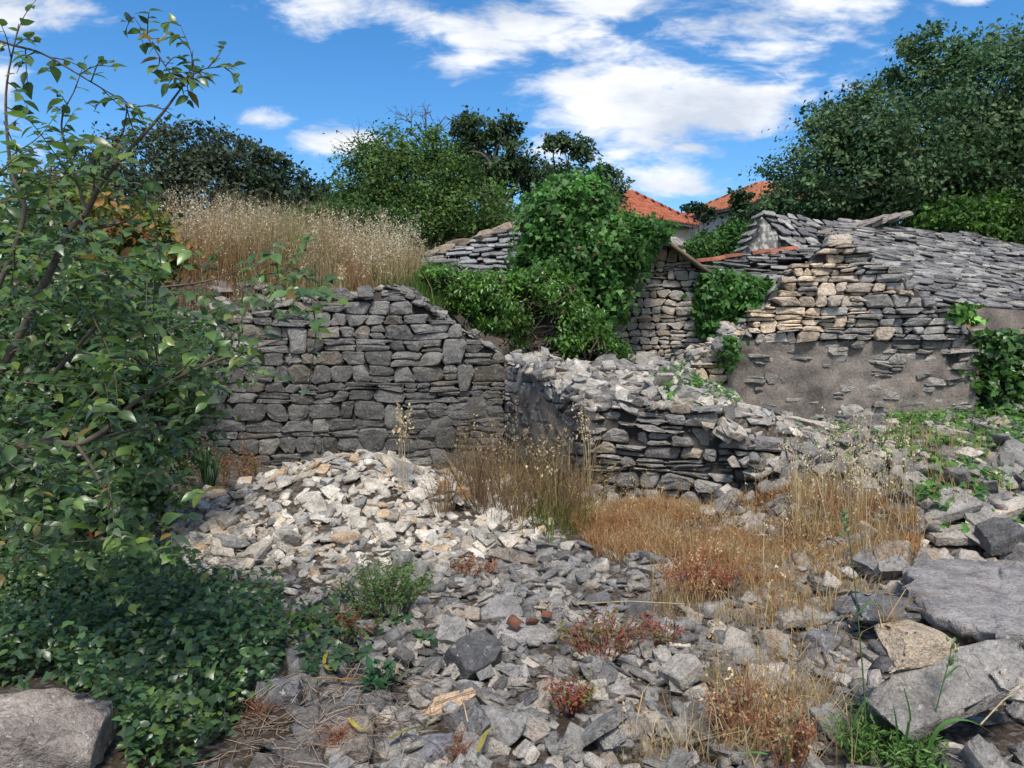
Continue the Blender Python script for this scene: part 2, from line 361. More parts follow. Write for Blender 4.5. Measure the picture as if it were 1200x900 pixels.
# ------------------------------------------------------------------ rocks
def make_rock(seed, flat=0.45, cuts=7, bevel=0.03, rough=0.0, aspect=0.72):
    r = np.random.default_rng(seed)
    bm = bmesh.new(); bmesh.ops.create_cube(bm, size=2.0)
    for _ in range(cuts):
        n = r.normal(size=3); n /= np.linalg.norm(n)
        dist = np.abs(n).sum() * r.uniform(0.50, 0.74)
        bmesh.ops.bisect_plane(bm, geom=bm.verts[:] + bm.edges[:] + bm.faces[:], plane_co=n * dist, plane_no=n, clear_outer=True)
        pts = [v.co.copy() for v in bm.verts]; bm.free(); bm = bmesh.new()
        for p in pts: bm.verts.new(p)
        bmesh.ops.remove_doubles(bm, verts=bm.verts[:], dist=0.02)
        res = bmesh.ops.convex_hull(bm, input=bm.verts[:])
        dead = list({g_ for g_ in res['geom_interior'] + res['geom_unused'] if isinstance(g_, bmesh.types.BMVert)})
        if dead: bmesh.ops.delete(bm, geom=dead, context='VERTS')
    bmesh.ops.dissolve_limit(bm, angle_limit=R(6), verts=bm.verts[:], edges=bm.edges[:])
    bmesh.ops.scale(bm, vec=(1, aspect, flat), verts=bm.verts[:])
    bmesh.ops.bevel(bm, geom=bm.edges[:], offset=bevel, segments=1, profile=0.6, affect='EDGES', clamp_overlap=True)
    if rough > 0:
        bmesh.ops.triangulate(bm, faces=bm.faces[:])
        for _ in range(4):
            lng = [e for e in bm.edges if e.calc_length() > 0.16]
            if lng: bmesh.ops.subdivide_edges(bm, edges=lng, cuts=1)
            bmesh.ops.triangulate(bm, faces=bm.faces[:])
        bm.normal_update(); off = Vector(r.uniform(-50, 50, 3))
        for v in bm.verts:
            q = v.co * 2.2 + off; q2 = v.co * 6 + off
            v.co += v.normal * rough * (mnoise.noise(q) * 1.0 + 0.45 * mnoise.noise(q2) - 0.3 * abs(mnoise.noise(q * 2)))
    bmesh.ops.triangulate(bm, faces=bm.faces[:])
    V = np.array([v.co[:] for v in bm.verts]); F = np.array([[v.index for v in f.verts] for f in bm.faces]); bm.free()
    c = (V.max(0) + V.min(0)) / 2; V = V - c; V = V / (np.ptp(V[:, 0]) / 2)
    return V, F
ROCKS = [make_rock(100 + i, flat=[0.20, 0.32, 0.46, 0.16, 0.36][i % 5], cuts=6 + i % 4, aspect=[0.62, 0.75, 0.9][i % 3], bevel=0.035) for i in range(36)]
ROCK_HI = [make_rock(100 + i, flat=[0.20, 0.32, 0.46, 0.16, 0.36][i % 5], cuts=6 + i % 4, aspect=[0.62, 0.75, 0.9][i % 3], bevel=0.05, rough=0.05) for i in range(36)]
ROCK_ME = [mesh_np('loose_stone', V, F, None, M['rock']) for V, F in ROCK_HI]
ROCK_T = np.array([np.ptp(V[:, 2]) / 2 for V, F in ROCKS]); ROCK_A = np.array([np.ptp(V[:, 1]) / 2 for V, F in ROCKS])
BIG = [make_rock(500 + i, flat=[0.3, 0.5, 0.65][i % 3], cuts=8, bevel=0.05, rough=0.05, aspect=0.75) for i in range(9)]

def rot_to(n):
    return Vector((0, 0, 1)).rotation_difference(Vector(n)).to_matrix()
def settle(x, y, s, k, yaw, tilt, r, sink=0.25, thick=None):
    """drop a stone of half length s on the height map; returns centre, rotation matrix"""
    a, b, t = s, s * ROCK_A[k], s * ROCK_T[k]
    R0 = int(s / HR) + 2; i0, j0 = int((x - HX0) / HR), int((y - HY0) / HR)
    sl = (slice(max(i0 - R0, 1), min(i0 + R0 + 1, hnx - 1)), slice(max(j0 - R0, 1), min(j0 + R0 + 1, hny - 1)))
    hx, hy, h = HXg[sl], HYg[sl], H[sl]
    if h.size < 9: return None
    ca, sa = math.cos(yaw), math.sin(yaw)
    u, v = ((hx - x) * ca + (hy - y) * sa) / a, (-(hx - x) * sa + (hy - y) * ca) / b
    rr = u * u + v * v; inn = rr < 0.8
    if inn.sum() < 4: return None
    hv = h[inn]; A = np.stack([hx[inn] - x, hy[inn] - y, np.ones(inn.sum())], 1)
    co = np.linalg.lstsq(A, hv, rcond=None)[0]
    n = np.array([-co[0], -co[1], 1.0]) * [0.8, 0.8, 1]; sl_ = np.hypot(n[0], n[1])
    if sl_ > 0.9: n[:2] *= 0.9 / sl_
    n[:2] += r.normal(0, tilt, 2); n /= np.linalg.norm(n)
    zc = np.percentile(hv, 50) + t * (1 - 2 * sink) 
    rot = rot_to(n) @ Matrix.Rotation(yaw, 3, 'Z')
    top = zc + (-(n[0] * (hx - x) + n[1] * (hy - y)) / max(n[2], 0.4)) + t * np.sqrt(np.clip(1 - rr, 0, 1)) ** 0.6
    upd = rr < 0.95
    H[sl] = np.where(upd, np.maximum(h, np.minimum(top, zc + 1.2 * s)), h)
    return np.array([x, y, zc]), rot
STONES = []      # (kind, centre, rot, s, rock index, colour)
GREY = [(0.245, 0.235, 0.224), (0.205, 0.198, 0.192), (0.285, 0.27, 0.252), (0.155, 0.151, 0.149), (0.325, 0.30, 0.272), (0.35, 0.315, 0.275)]
GREY2 = GREY[:4] + [GREY[0], GREY[1], GREY[2], (0.32, 0.29, 0.255), (0.40, 0.36, 0.315), (0.30, 0.255, 0.215), (0.135, 0.13, 0.125), (0.36, 0.33, 0.295)]
WHITE = [(0.54, 0.50, 0.435), (0.48, 0.43, 0.365), (0.41, 0.39, 0.355), (0.57, 0.535, 0.475), (0.48, 0.36, 0.245), (0.33, 0.32, 0.31), (0.54, 0.47, 0.37)]
def pick(r, pal, w=None):
    c = np.array(pal[r.choice(len(pal), p=w)]); return np.clip(c * r.uniform(0.78, 1.24), 0, 0.75)
def strew(kind, n, sample, size, pal, w, seed, tilt=0.22, sink=0.22, standing=0.06):
    r = np.random.default_rng(seed)
    for _ in range(n):
        x, y = sample(r)
        i, j = int((x - HX0) / HR), int((y - HY0) / HR)
        if not (3 < i < hnx - 3 and 3 < j < hny - 3) or BLOCK[i, j]: continue
        s = size(r); k = int(r.integers(len(ROCKS)))
        tl = tilt if r.random() > standing else 0.8
        q = settle(x, y, s, k, r.uniform(0, 6.28), tl, r, sink)
        if q is None: continue
        STONES.append((kind, q[0], q[1], s, k, pick(r, pal, w)))

# ------------------------------------------------------------------ stones that stand out, placed by hand before the rest settles round them
def col_mul(c, k): return tuple(min(0.8, v * k) for v in c)
def place_big(name, label, cat, px, py, wpx, depth_ratio, thick, yaw, tiltx, tilty, col, big, group=None, lift=0.5, mat='big', Y=None):
    p = ground_hit(px, py) if Y is None else at(px, py, Y)
    w = wpx * p[1] / F_PX / 2
    V, F = BIG[big]; V = V.copy()
    V = V / [1, np.ptp(V[:, 1]) / 2, np.ptp(V[:, 2]) / 2]
    V = V * [w, w * depth_ratio, thick / 2]
    rot = np.array((Matrix.Rotation(tiltx, 3, 'X') @ Matrix.Rotation(tilty, 3, 'Y') @ Matrix.Rotation(yaw, 3, 'Z')))
    V = V @ rot.T
    c = p + np.array([0, 0, thick * lift - thick * 0.5 + thick * 0.25])
    o = link(name, mesh_np(name, V, F, None, M[mat]), c, None, col); tag(o, label, cat, group)
    rr = (((HXg - c[0]) * math.cos(yaw) + (HYg - c[1]) * math.sin(yaw)) / w) ** 2 + ((-(HXg - c[0]) * math.sin(yaw) + (HYg - c[1]) * math.cos(yaw)) / (w * depth_ratio)) ** 2
    BLOCK[rr < 0.75] = True
    inn = rr < 0.95; H[inn] = np.maximum(H[inn], c[2] + thick * 0.42 + (HYg[inn] - c[1]) * math.tan(tiltx))
    return o

def slab_mesh(outline, thick, r, amp=0.012, bev=0.02):
    """an irregular flat stone from a plan outline (list of x,y) with chipped edges and an uneven top"""
    P = spline(np.vstack([np.c_[np.array(outline), np.zeros(len(outline))], [[*outline[0], 0]]]), 5)[:-1, :2]
    P = P + r.normal(0, 0.012, P.shape); n = len(P); c = P.mean(0); V = []; F = []
    rings = [(0.97, -thick), (1.0, -thick * 0.7), (1.0, -thick * 0.25), (0.985, -bev * 0.4), (0.96, 0), (0.7, 0), (0.4, 0)]
    for q, zz in rings:
        jit = r.normal(0, 0.006, (n, 2)) if q > 0.9 else 0
        Q = c + (P - c) * q + jit; V.append(np.c_[Q, np.full(n, zz) + (fbm(Q[:, 0] * 6, Q[:, 1] * 6) - 0.5) * amp * 3 + (r.normal(0, 0.005, n) if q > 0.9 else 0)])
    V = np.vstack(V + [[[c[0], c[1], (fbm(c[0] * 6, c[1] * 6) - 0.5) * amp * 3], [c[0], c[1], -thick]]]); m_ = len(rings)
    for a in range(m_ - 1):
        for i in range(n):
            p, q = a * n + i, a * n + (i + 1) % n; F += [(p, q, q + n), (p, q + n, p + n)]
    F += [((m_ - 1) * n + i, (m_ - 1) * n + (i + 1) % n, m_ * n) for i in range(n)] + [((i + 1) % n, i, m_ * n + 1) for i in range(n)]
    return V, np.array(F)
def block_poly(poly, top):
    poly = np.asarray(poly); inn = np.zeros(H.shape, bool); j = len(poly) - 1
    for i in range(len(poly)):
        xi, yi, xj, yj = *poly[i], *poly[j]
        inn ^= ((yi > HYg) != (yj > HYg)) & (HXg < (xj - xi) * (HYg - yi) / (yj - yi + 1e-12) + xi); j = i
    BLOCK[inn] = True; H[inn] = np.maximum(H[inn], top)
def flat_slab(name, label, cat, pxs, z_at, thick, col, seed, tilt=(0, 0)):
    """a flat stone whose top outline is measured in the photograph at height z_at"""
    pts = []
    for (px, py) in pxs:
        rr = ray(px, py); k = (z_at - CAM_H) / rr[2]; pts.append(rr[:2] * k)
    pts = np.array(pts); c = pts.mean(0); r = np.random.default_rng(seed)
    V, F = slab_mesh(pts - c, thick, r)
    V[:, 2] += V[:, 0] * tilt[0] + V[:, 1] * tilt[1]
    o = link(name, mesh_np(name, V, F, None, M['big']), (c[0], c[1], z_at), None, col); tag(o, label, cat)
    block_poly(pts, z_at)
    return o
# supports under the slab at the right edge
place_big('boulder', 'tan stone holding up the big grey slab, under its front edge', 'boulder', 1142, 742, 62, 0.8, 0.15, 0.2, 0, 0, (0.27, 0.20, 0.14), 4, Y=3.75)
place_big('boulder', 'brown rounded stone wedged under the big slab beside the tan stone', 'boulder', 1112, 752, 46, 0.8, 0.12, 0.9, 0, 0, (0.20, 0.155, 0.12), 5, Y=3.72)
place_big('boulder', 'pale tan stone under the far corner of the big slab at the picture edge', 'boulder', 1188, 752, 60, 0.8, 0.14, 0.4, 0, 0, (0.33, 0.29, 0.25), 2, Y=3.6)
flat_slab('stone_slab', 'large flat dark grey slab lying on stones at the right edge', 'slab',
          [(1062, 674), (1068, 662), (1102, 655), (1160, 656), (1200, 667), (1280, 690), (1320, 730), (1300, 768), (1200, 746), (1150, 733), (1100, 718), (1072, 696)], 0.29, 0.07, (0.285, 0.265, 0.255), 3, (0.01, 0.0))
place_big('boulder', 'long pale grey block with a broken end below the big slab', 'boulder', 1108, 822, 215, 0.40, 0.20, 0.30, R(20), R(-8), (0.245, 0.23, 0.215), 3, Y=2.9)
place_big('boulder', 'cream coloured boulder resting on the long pale block', 'boulder', 1071, 764, 88, 0.62, 0.15, 0.1, 0, 0, (0.42, 0.34, 0.255), 1, Y=3.0)
place_big('boulder', 'dark flat stone in front of the corner of the big slab', 'boulder', 1052, 720, 96, 0.5, 0.09, -0.1, 0.15, 0, (0.13, 0.132, 0.14), 0, Y=3.9)
place_big('boulder', 'dark grey flat stone left of the flat stone by the slab corner', 'boulder', 1004, 716, 70, 0.5, 0.08, 0.2, 0.2, 0, (0.155, 0.155, 0.165), 6)
place_big('boulder', 'large boulder blotched brown and white at the lower left corner', 'boulder', 30, 884, 172, 0.6, 0.25, 0.15, R(12), R(5), (0.27, 0.235, 0.215), 1, Y=2.72, mat='blotch')
place_big('stone', 'flat pale orange stone lying on grey rubble', 'stone', 524, 834, 74, 0.42, 0.045, 0.35, 0.2, -0.2, (0.50, 0.36, 0.24), 0, lift=1.0)
place_big('stone', 'dark pitted wedge of stone with an orange broken edge', 'stone', 558, 792, 58, 0.8, 0.17, 0.6, 0.5, 0.3, (0.10, 0.10, 0.105), 5, lift=0.8)
place_big('stone', 'orange brown stone at the foot of the dry weeds behind the pale heap', 'stone', 533, 592, 32, 0.8, 0.17, 0.4, 0.2, 0.1, (0.42, 0.27, 0.15), 2, lift=0.9)
place_big('stone', 'grey pitted stone lying flat among the middle rubble', 'stone', 586, 722, 52, 0.7, 0.08, 0.2, 0.4, 0.1, (0.24, 0.232, 0.225), 4, lift=0.7)
place_big('stone', 'stone half white and half black beside the ivy edge', 'stone', 326, 822, 54, 0.6, 0.10, 0.1, 0.2, 0.0, (0.16, 0.16, 0.175), 7, lift=0.7)
place_big('stone', 'long pale stone leaning at the end of the broken wall', 'stone', 900, 560, 66, 0.42, 0.14, 0.35, 0.2, -0.25, (0.42, 0.40, 0.37), 3, lift=0.9)
place_big('stone', 'square grey stone with a cut face on the lower rubble', 'stone', 700, 792, 46, 0.7, 0.09, 0.7, 0.3, 0.1, (0.25, 0.24, 0.23), 1, lift=0.6)
place_big('stone', 'broad grey stone with a pointed top at the bottom edge', 'stone', 730, 872, 74, 0.75, 0.13, 0.3, 0.2, 0.15, (0.29, 0.275, 0.26), 8, lift=0.5)
place_big('stone', 'leaning flat grey stone at the bottom edge left of the pointed stone', 'stone', 580, 866, 76, 0.6, 0.09, -0.5, 0.5, -0.2, (0.23, 0.22, 0.21), 6, lift=0.7)
place_big('stone', 'dark rounded stone at the bottom edge below the pale orange stone', 'stone', 505, 890, 60, 0.7, 0.10, 0.2, 0.1, 0.0, (0.17, 0.17, 0.185), 5, lift=0.5)
place_big('stone', 'grey block with a sharp upper edge near the red weeds', 'stone', 965, 762, 46, 0.8, 0.12, 0.9, 0.1, 0.1, (0.19, 0.19, 0.205), 2, lift=0.6)
place_big('stone', 'pale stone with a rusty side beside the grey block', 'stone', 938, 735, 62, 0.6, 0.10, 0.1, 0.1, 0.0, (0.38, 0.35, 0.31), 4, lift=0.8)
block_poly([(1.95, 3.2), (2.9, 3.0), (2.9, 3.75), (1.95, 3.8)], -9)      # the hollow under the slab's front edge stays open
# flat bedrock-like stones at the left of the rubble
for q, (lab, pts, th, cc) in enumerate([
    ('wide worn flat stone covered in dry twigs', [(345, 832), (372, 818), (420, 815), (440, 838), (425, 866), (385, 880), (350, 862)], 0.08, (0.155, 0.145, 0.14)),
    ('flat grey stone above the wide worn stone', [(338, 745), (380, 736), (398, 752), (400, 785), (372, 800), (342, 790)], 0.09, (0.19, 0.185, 0.185)),
    ('flat brownish stone at the bottom edge under dry roots', [(300, 880), (332, 862), (372, 880), (385, 910), (330, 930), (296, 910)], 0.08, (0.15, 0.135, 0.125)),
    ('narrow flat stone with a straight crack beside the worn stone', [(398, 800), (420, 792), (452, 802), (460, 822), (430, 834), (404, 826)], 0.07, (0.17, 0.165, 0.165))]):
    flat_slab('flat_stone', lab, 'stone', pts, 0.06, th, cc, 40 + q)
# the largest fallen blocks on the right hand slope
FB = [(1078, 583, 60, .55, .13, .4, .5, .2, GREY[2], 1, 'grey slab fallen flat below the plastered wall'), (1150, 570, 72, .6, .1, -.2, .5, .1, GREY[4], 0, 'broad pale slab fallen on the right slope under the ivy'),
      (1105, 610, 74, .6, .14, .2, .4, -.2, GREY[2], 4, 'angular grey block above the slab on the right slope'), (1168, 640, 80, .5, .08, .1, .2, 0, GREY[4], 3, 'pale flat stone lying just behind the big slab'),
      (1180, 606, 62, .5, .10, .3, .3, 0, WHITE[1], 5, 'whitish stone on the right slope behind the big slab'), (1128, 635, 84, .4, .07, .0, .25, 0, GREY[5], 6, 'long thin pale stone lying behind the big slab'),
      (1060, 545, 52, .5, .10, .5, .4, .1, GREY[0], 7, 'grey tilted block under the plastered wall'), (1112, 515, 56, .5, .12, .1, .3, .1, GREY[5], 2, 'light grey block beside the ivy on the slope crest'),
      (1020, 585, 44, .6, .12, .2, .3, .2, GREY[4], 8, 'pale block half behind the straw grass'), (1190, 545, 50, .7, .14, .8, .6, .2, GREY[0], 4, 'grey block standing on edge at the right slope'),
      (1036, 512, 40, .5, .1, .4, .3, .1, GREY[1], 1, 'dark block among leaves under the plastered wall'), (1195, 660, 50, .6, .16, .8, .1, .1, GREY[0], 5, 'grey block standing behind the big slab at the picture edge')]
for (px, py, w, dr, th, yw, tx_, ty_, cc, bi, lab) in FB:
    place_big('fallen_block', lab, 'stone', px, py, w, dr, th * 1.3, yw, tx_, ty_, cc, bi, 'large blocks fallen on the right slope', lift=0.8)

# ------------------------------------------------------------------ dry stone walls
def clip_profile(prof, u): return np.interp(u, [p[0] for p in prof], [p[1] for p in prof])
def stone_wall(name, label, p0, p1, base_z, prof_px, thick, seed, rowh, width, colour, split=0.25, tall=0.10, proud=0.02, depth=0.26, joint=0.006, n_parts=300,
               group=None, face_noise=0.0, core=True, cap_noise=0.05, core_top=0.05, face_off=None, wob=0.75):
    """a wall whose front face runs from p0 to p1; every face stone is a child. prof_px: top outline in the photograph."""
    r = np.random.default_rng(seed)
    p0, p1 = np.asarray(p0, float), np.asarray(p1, float); Lw = np.linalg.norm(p1 - p0); d_ = (p1 - p0) / Lw
    nrm = np.array([d_[1], -d_[0]])                              # outwards: right of the run p0 -> p1, i.e. towards the viewer
    prof = []
    for (px, py) in prof_px:
        rr = ray(px, py); k = nrm @ p0 / (nrm @ rr[:2]); q = rr * k; prof.append(((q[:2] - p0) @ d_, q[2] + CAM_H))
    prof.sort()
    zmax = max(p[1] for p in prof) + 0.1
    W3 = lambda u, v, w: np.stack([p0[0] + d_[0] * u + nrm[0] * w, p0[1] + d_[1] * u + nrm[1] * w, v], -1)
    base = (p0[0], p0[1], base_z)
    uu = np.linspace(0, Lw, max(8, int(Lw / 0.08))); tt = np.maximum(clip_profile(prof, uu) - core_top, base_z + 0.05)
    ff = -0.075
    Vc = np.concatenate([W3(uu, np.full_like(uu, base_z - 0.3), ff), W3(uu, tt, ff), W3(uu, tt + 0.0, -thick + 0.07), W3(uu, np.full_like(uu, base_z - 0.3), -thick + 0.07)])
    m_ = len(uu); Fc = []
    for a in range(3):
        for i in range(m_ - 1): Fc.append((a * m_ + i, a * m_ + i + 1, (a + 1) * m_ + i + 1, (a + 1) * m_ + i))
    Fc += [(0, m_, 2 * m_, 3 * m_), (m_ - 1, 4 * m_ - 1, 3 * m_ - 1, 2 * m_ - 1)]
    root = link(name, mesh_np(name, Vc - np.array(base), np.array(Fc), None, M['core']), base); tag(root, label, 'wall', group, 'thing')
    # height map: the wall carries loose stones on its top
    uH = (HXg - p0[0]) * d_[0] + (HYg - p0[1]) * d_[1]; wH = (HXg - p0[0]) * nrm[0] + (HYg - p0[1]) * nrm[1]
    inn = (uH > 0) & (uH < Lw) & (wH < 0.02) & (wH > -thick); H[inn] = np.maximum(H[inn], clip_profile(prof, uH[inn]) - 0.02)
    # courses
    rows, z = [base_z - 0.05], base_z - 0.05
    while z < zmax: z += r.uniform(*rowh); rows.append(z)
    nz = len(rows); ph = r.uniform(0, 100, nz)
    def yb(i, u): return rows[i] + (fbm(u * 1.7 + ph[i], np.full_like(np.asarray(u, float), i * 3.7), 3) - 0.5) * wob * (rowh[0] + rowh[1]) / 2
    cells, blocked = [], {i: [] for i in range(nz + 2)}
    for i in range(nz - 1):
        u = -r.uniform(0, width[1] * 0.5); bl = sorted(blocked[i])
        while u < Lw:
            for (b0, b1) in bl:
                if b0 - 0.02 <= u < b1: u = b1
            if u >= Lw: break
            w = width[0] + (width[1] - width[0]) * r.beta(1.6, 2.6); e = u + w
            for (b0, b1) in bl:
                if u < b0 < e + 0.05: e = b0
            e = min(e, Lw + 0.03)
            if Lw - e < 0.05: e = Lw
            if e - u < 0.025: u = max(e, u + 0.01); continue
            if r.random() < tall and i + 2 < nz and e - u > 0.10 and not any(b0 < e and b1 > u for b0, b1 in blocked[i + 1]):
                cells.append((u, e, i, i + 2, 0, 1)); blocked[i + 1].append((u, e))
            elif r.random() < (split(u / Lw, rows[i]) if callable(split) else split):
                k = r.uniform(0.38, 0.62); cells += [(u, e, i, i + 1, 0, k), (u, e, i, i + 1, k, 1)]
            else: cells.append((u, e, i, i + 1, 0, 1))
            u = e
    stones = []
    for (u0, u1, ia, ib, ka, kb) in cells:
        u0c, u1c = max(u0, -0.02), u1
        um, w = (u0c + u1c) / 2, u1c - u0c
        lo = lambda u: yb(ia, u) + ka * (yb(ib, u) - yb(ia, u)); hi = lambda u: yb(ia, u) + kb * (yb(ib, u) - yb(ia, u))
        hm = float(hi(um) - lo(um))
        if hm < 0.02 or w < 0.03: continue
        zt = float(lo(um)) + hm * 0.55; lim = float(clip_profile(prof, um)) + cap_noise * (2 * r.random() - 1)
        if zt > lim or float(lo(um)) + hm < base_z: continue
        sl0, sl1 = r.normal(0, 0.10 * min(w, 0.2), 2); j = joint
        chx, chy = np.clip(r.uniform(0.05, 0.24, 4) * min(w, hm * 1.4), 0.006, w * 0.4), np.clip(r.uniform(0.06, 0.28, 4) * hm, 0.004, hm * 0.42)
        L0, L1, R0_, R1_ = u0c + j - sl0, u0c + j + sl0, u1c - j - sl1, u1c - j + sl1      # low-left, high-left, low-right, high-right
        pts = [(L0 + chx[0], 0), (um + r.normal(0, w * .1), 0), (R0_ - chx[1], 0), (R0_, chy[1]), ((R0_ + R1_) / 2 + r.normal(0, .006), .5), (R1_, -chy[2]), (R1_ - chx[2], 1), (um + r.normal(0, w * .1), 1), (L1 + chx[3], 1), (L1, -chy[3]), ((L0 + L1) / 2 + r.normal(0, .006), .5), (L0, chy[0])]
        P = []
        for q, (u_, v_) in enumerate(pts):
            l_, h_ = float(lo(u_)) + j, float(hi(u_)) - j
            if v_ == 0: z_ = l_
            elif v_ == 1: z_ = h_
            elif v_ == .5: z_ = (l_ + h_) / 2
            elif v_ > 0: z_ = l_ + v_
            else: z_ = h_ + v_
            P.append((u_ + r.normal(0, .003), z_ + r.normal(0, .003)))
        P = np.array(P); cc = P.mean(0); n = len(P)
        pr = r.normal(0, proud) + (face_off(um, zt, r) if face_off else 0) + (fbm(um * 1.1 + seed, zt * 1.1) - 0.5) * face_noise
        ta, tb = r.normal(0, 0.10, 2); ins = r.uniform(0.74, 0.90); bev = r.uniform(0.006, 0.02)
        P2_ = cc + (P - cc) * ins + r.normal(0, 0.004, P.shape)
        dw = lambda Q: pr + (Q[:, 0] - cc[0]) * ta + (Q[:, 1] - cc[1]) * tb
        Vs = np.concatenate([W3(P[:, 0], P[:, 1], np.full(n, -depth)), W3(P[:, 0], P[:, 1], dw(P) - bev + r.normal(0, .004, n)), W3(P2_[:, 0], P2_[:, 1], dw(P2_) + r.normal(0, .004, n)),
                             W3(np.array([cc[0] + r.normal(0, .15) * w]), np.array([cc[1] + r.normal(0, .12) * hm]), np.array([pr + r.uniform(0, .016)]))])
        Fs = []
        for a in range(2):
            for i in range(n): Fs.append((a * n + i, a * n + (i + 1) % n, (a + 1) * n + (i + 1) % n, (a + 1) * n + i))
        Fs += [(2 * n + i, 2 * n + (i + 1) % n, 3 * n) for i in range(n)] + [tuple(range(n - 1, -1, -1))]
        stones.append((w * hm, Vs, Fs, np.array(colour(um / Lw, zt, r)), cc))
    stones.sort(key=lambda s: -s[0])
    for a, Vs, Fs, c, cc in stones[:n_parts]:
        ctr = Vs[24:36].mean(0)
        link('stone', mesh_np('stone', Vs - ctr, Fs, None, M['wall']), ctr, root, c)
    if len(stones) > n_parts:
        allV, allF, allC, k = [], [], [], 0
        for a, Vs, Fs, c, cc in stones[n_parts:]:
            allV.append(Vs); allF += [tuple(i + k for i in f) for f in Fs]; allC.append(np.broadcast_to(c, (len(Vs), 3))); k += len(Vs)
        part('small_stones', np.vstack(allV), allF, root, M['wall_c'], np.vstack(allC), kind='stuff')
    return root, W3, Lw, prof

def mixc(a, b, t): return np.array(a) * (1 - t) + np.array(b) * t
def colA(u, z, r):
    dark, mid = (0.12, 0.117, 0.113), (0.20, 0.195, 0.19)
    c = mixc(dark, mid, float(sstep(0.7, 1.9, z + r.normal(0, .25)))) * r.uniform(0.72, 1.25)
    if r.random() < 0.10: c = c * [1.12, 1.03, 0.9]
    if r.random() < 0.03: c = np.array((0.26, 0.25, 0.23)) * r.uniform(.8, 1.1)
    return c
profA = [(100, 372), (230, 368), (300, 362), (345, 352), (352, 345), (400, 346), (425, 346), (440, 338), (458, 334), (480, 346), (500, 358), (525, 374), (552, 392), (580, 408), (600, 424), (612, 434)]
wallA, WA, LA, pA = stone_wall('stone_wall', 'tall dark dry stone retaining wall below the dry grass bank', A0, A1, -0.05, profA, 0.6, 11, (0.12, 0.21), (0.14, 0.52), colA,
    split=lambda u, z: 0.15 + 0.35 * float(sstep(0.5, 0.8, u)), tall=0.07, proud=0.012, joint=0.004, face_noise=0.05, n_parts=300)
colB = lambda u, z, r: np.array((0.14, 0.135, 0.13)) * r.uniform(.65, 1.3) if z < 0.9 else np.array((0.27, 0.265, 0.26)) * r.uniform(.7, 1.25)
# side wall seen edge on: its inner face looks left
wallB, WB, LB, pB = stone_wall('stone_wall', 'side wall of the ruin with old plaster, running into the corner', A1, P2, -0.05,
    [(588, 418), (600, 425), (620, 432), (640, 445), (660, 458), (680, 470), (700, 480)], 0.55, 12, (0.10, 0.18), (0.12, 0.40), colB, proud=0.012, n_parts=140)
def colC(u, z, r):
    c = np.array(GREY[r.choice(4)]) * r.uniform(.85, 1.25)
    if r.random() < .16: c = np.array((0.36, 0.31, 0.25)) * r.uniform(.8, 1.1)
    return c
wallC, WC, LC, pC = stone_wall('stone_wall', 'low collapsed dry stone wall end behind the brown grass', P2, P3, -0.05,
    [(684, 474), (720, 476), (745, 472), (780, 478), (820, 490), (850, 502), (880, 514), (910, 526), (950, 542), (985, 560), (1010, 580)], 0.6, 13, (0.06, 0.15), (0.12, 0.38), colC, split=0.3, tall=0.06, proud=0.04, wob=1.15, joint=0.010, cap_noise=0.12, n_parts=220, face_noise=0.1)
# plastered wall with a dry stone gable
D0, D1 = at(800, 450, 10.9)[:2], at(1150, 450, 10.4)[:2]
profD = [(780, 440), (800, 432), (830, 415), (856, 398), (866, 394), (884, 388), (886, 366), (904, 356), (908, 338), (924, 330), (930, 314), (952, 308), (962, 292), (976, 278), (988, 266), (1000, 278), (1016, 300), (1045, 312), (1060, 322), (1082, 342), (1100, 358), (1118, 370), (1135, 376), (1148, 396), (1160, 420)]
def colD(u, z, r):
    if z > 1.62 or u < 0.2:
        t = float(sstep(0.66, 0.42, u + r.normal(0, .04)))
        c = mixc(np.array((0.29, 0.28, 0.27)), np.array((0.62, 0.50, 0.375)), t if z > 1.75 or u < .2 else 0.25 * t) * r.uniform(.75, 1.22)
        if r.random() < .1: c = np.array((0.42, 0.35, 0.275)) * r.uniform(.8, 1.15)
        if r.random() < .07: c = np.array((0.33, 0.32, 0.31)) * r.uniform(.8, 1.15)
        return c
    return np.array((0.28, 0.262, 0.24)) * r.uniform(.7, 1.3)
def offD(u, z, r):
    if z < 1.62 and u > 0.55: return -0.062 + 0.058 * r.random() ** 2.5
    return 0.02 + (0.05 * r.random() if u < 2.2 else 0)
wallD, WD, LD, pD = stone_wall('ruined_gable_wall', 'plastered wall carrying a pyramid of dry stones in front of the slab roofs', D0, D1, 0.30, profD, 0.65, 14, (0.055, 0.135), (0.10, 0.46), colD,
    split=0.25, tall=0.04, proud=0.03, wob=1.15, joint=0.006, cap_noise=0.03, n_parts=300, face_off=offD)
def plaster_sheet(root, Wf, u0, u1, z0, ztop, w0, amp, seed, step=0.04, mat='plaster'):
    us = np.arange(u0, u1 + 1e-6, step); ns = 26
    U, T = np.meshgrid(us, np.linspace(0, 1, ns), indexing='ij'); Z = z0 + T * (np.array([ztop(u) for u in us])[:, None] - z0)
    Wd = w0 + (fbm(U * 5 + seed, Z * 5) - 0.5) * amp * 1.6 + (fbm(U * 1.3 + seed, Z * 1.3 + 7, 3) - 0.5) * amp * 2.2
    V = np.stack(Wf(U, Z, Wd), -1) if False else Wf(U, Z, Wd)
    a, b = U.shape; ii = np.arange(a * b).reshape(a, b)
    F = np.stack([ii[:-1, :-1], ii[1:, :-1], ii[1:, 1:], ii[:-1, 1:]], -1).reshape(-1, 4)
    return part('plaster', V.reshape(-1, 3), F, root, M[mat], smooth=True)
plaster_sheet(wallD, WD, 0.62, LD - 0.02, 0.25, lambda u: 1.60 + 0.12 * (fbm(u * 4, 3.0) - .5), -0.030, 0.07, 3)
re_ = np.random.default_rng(77)
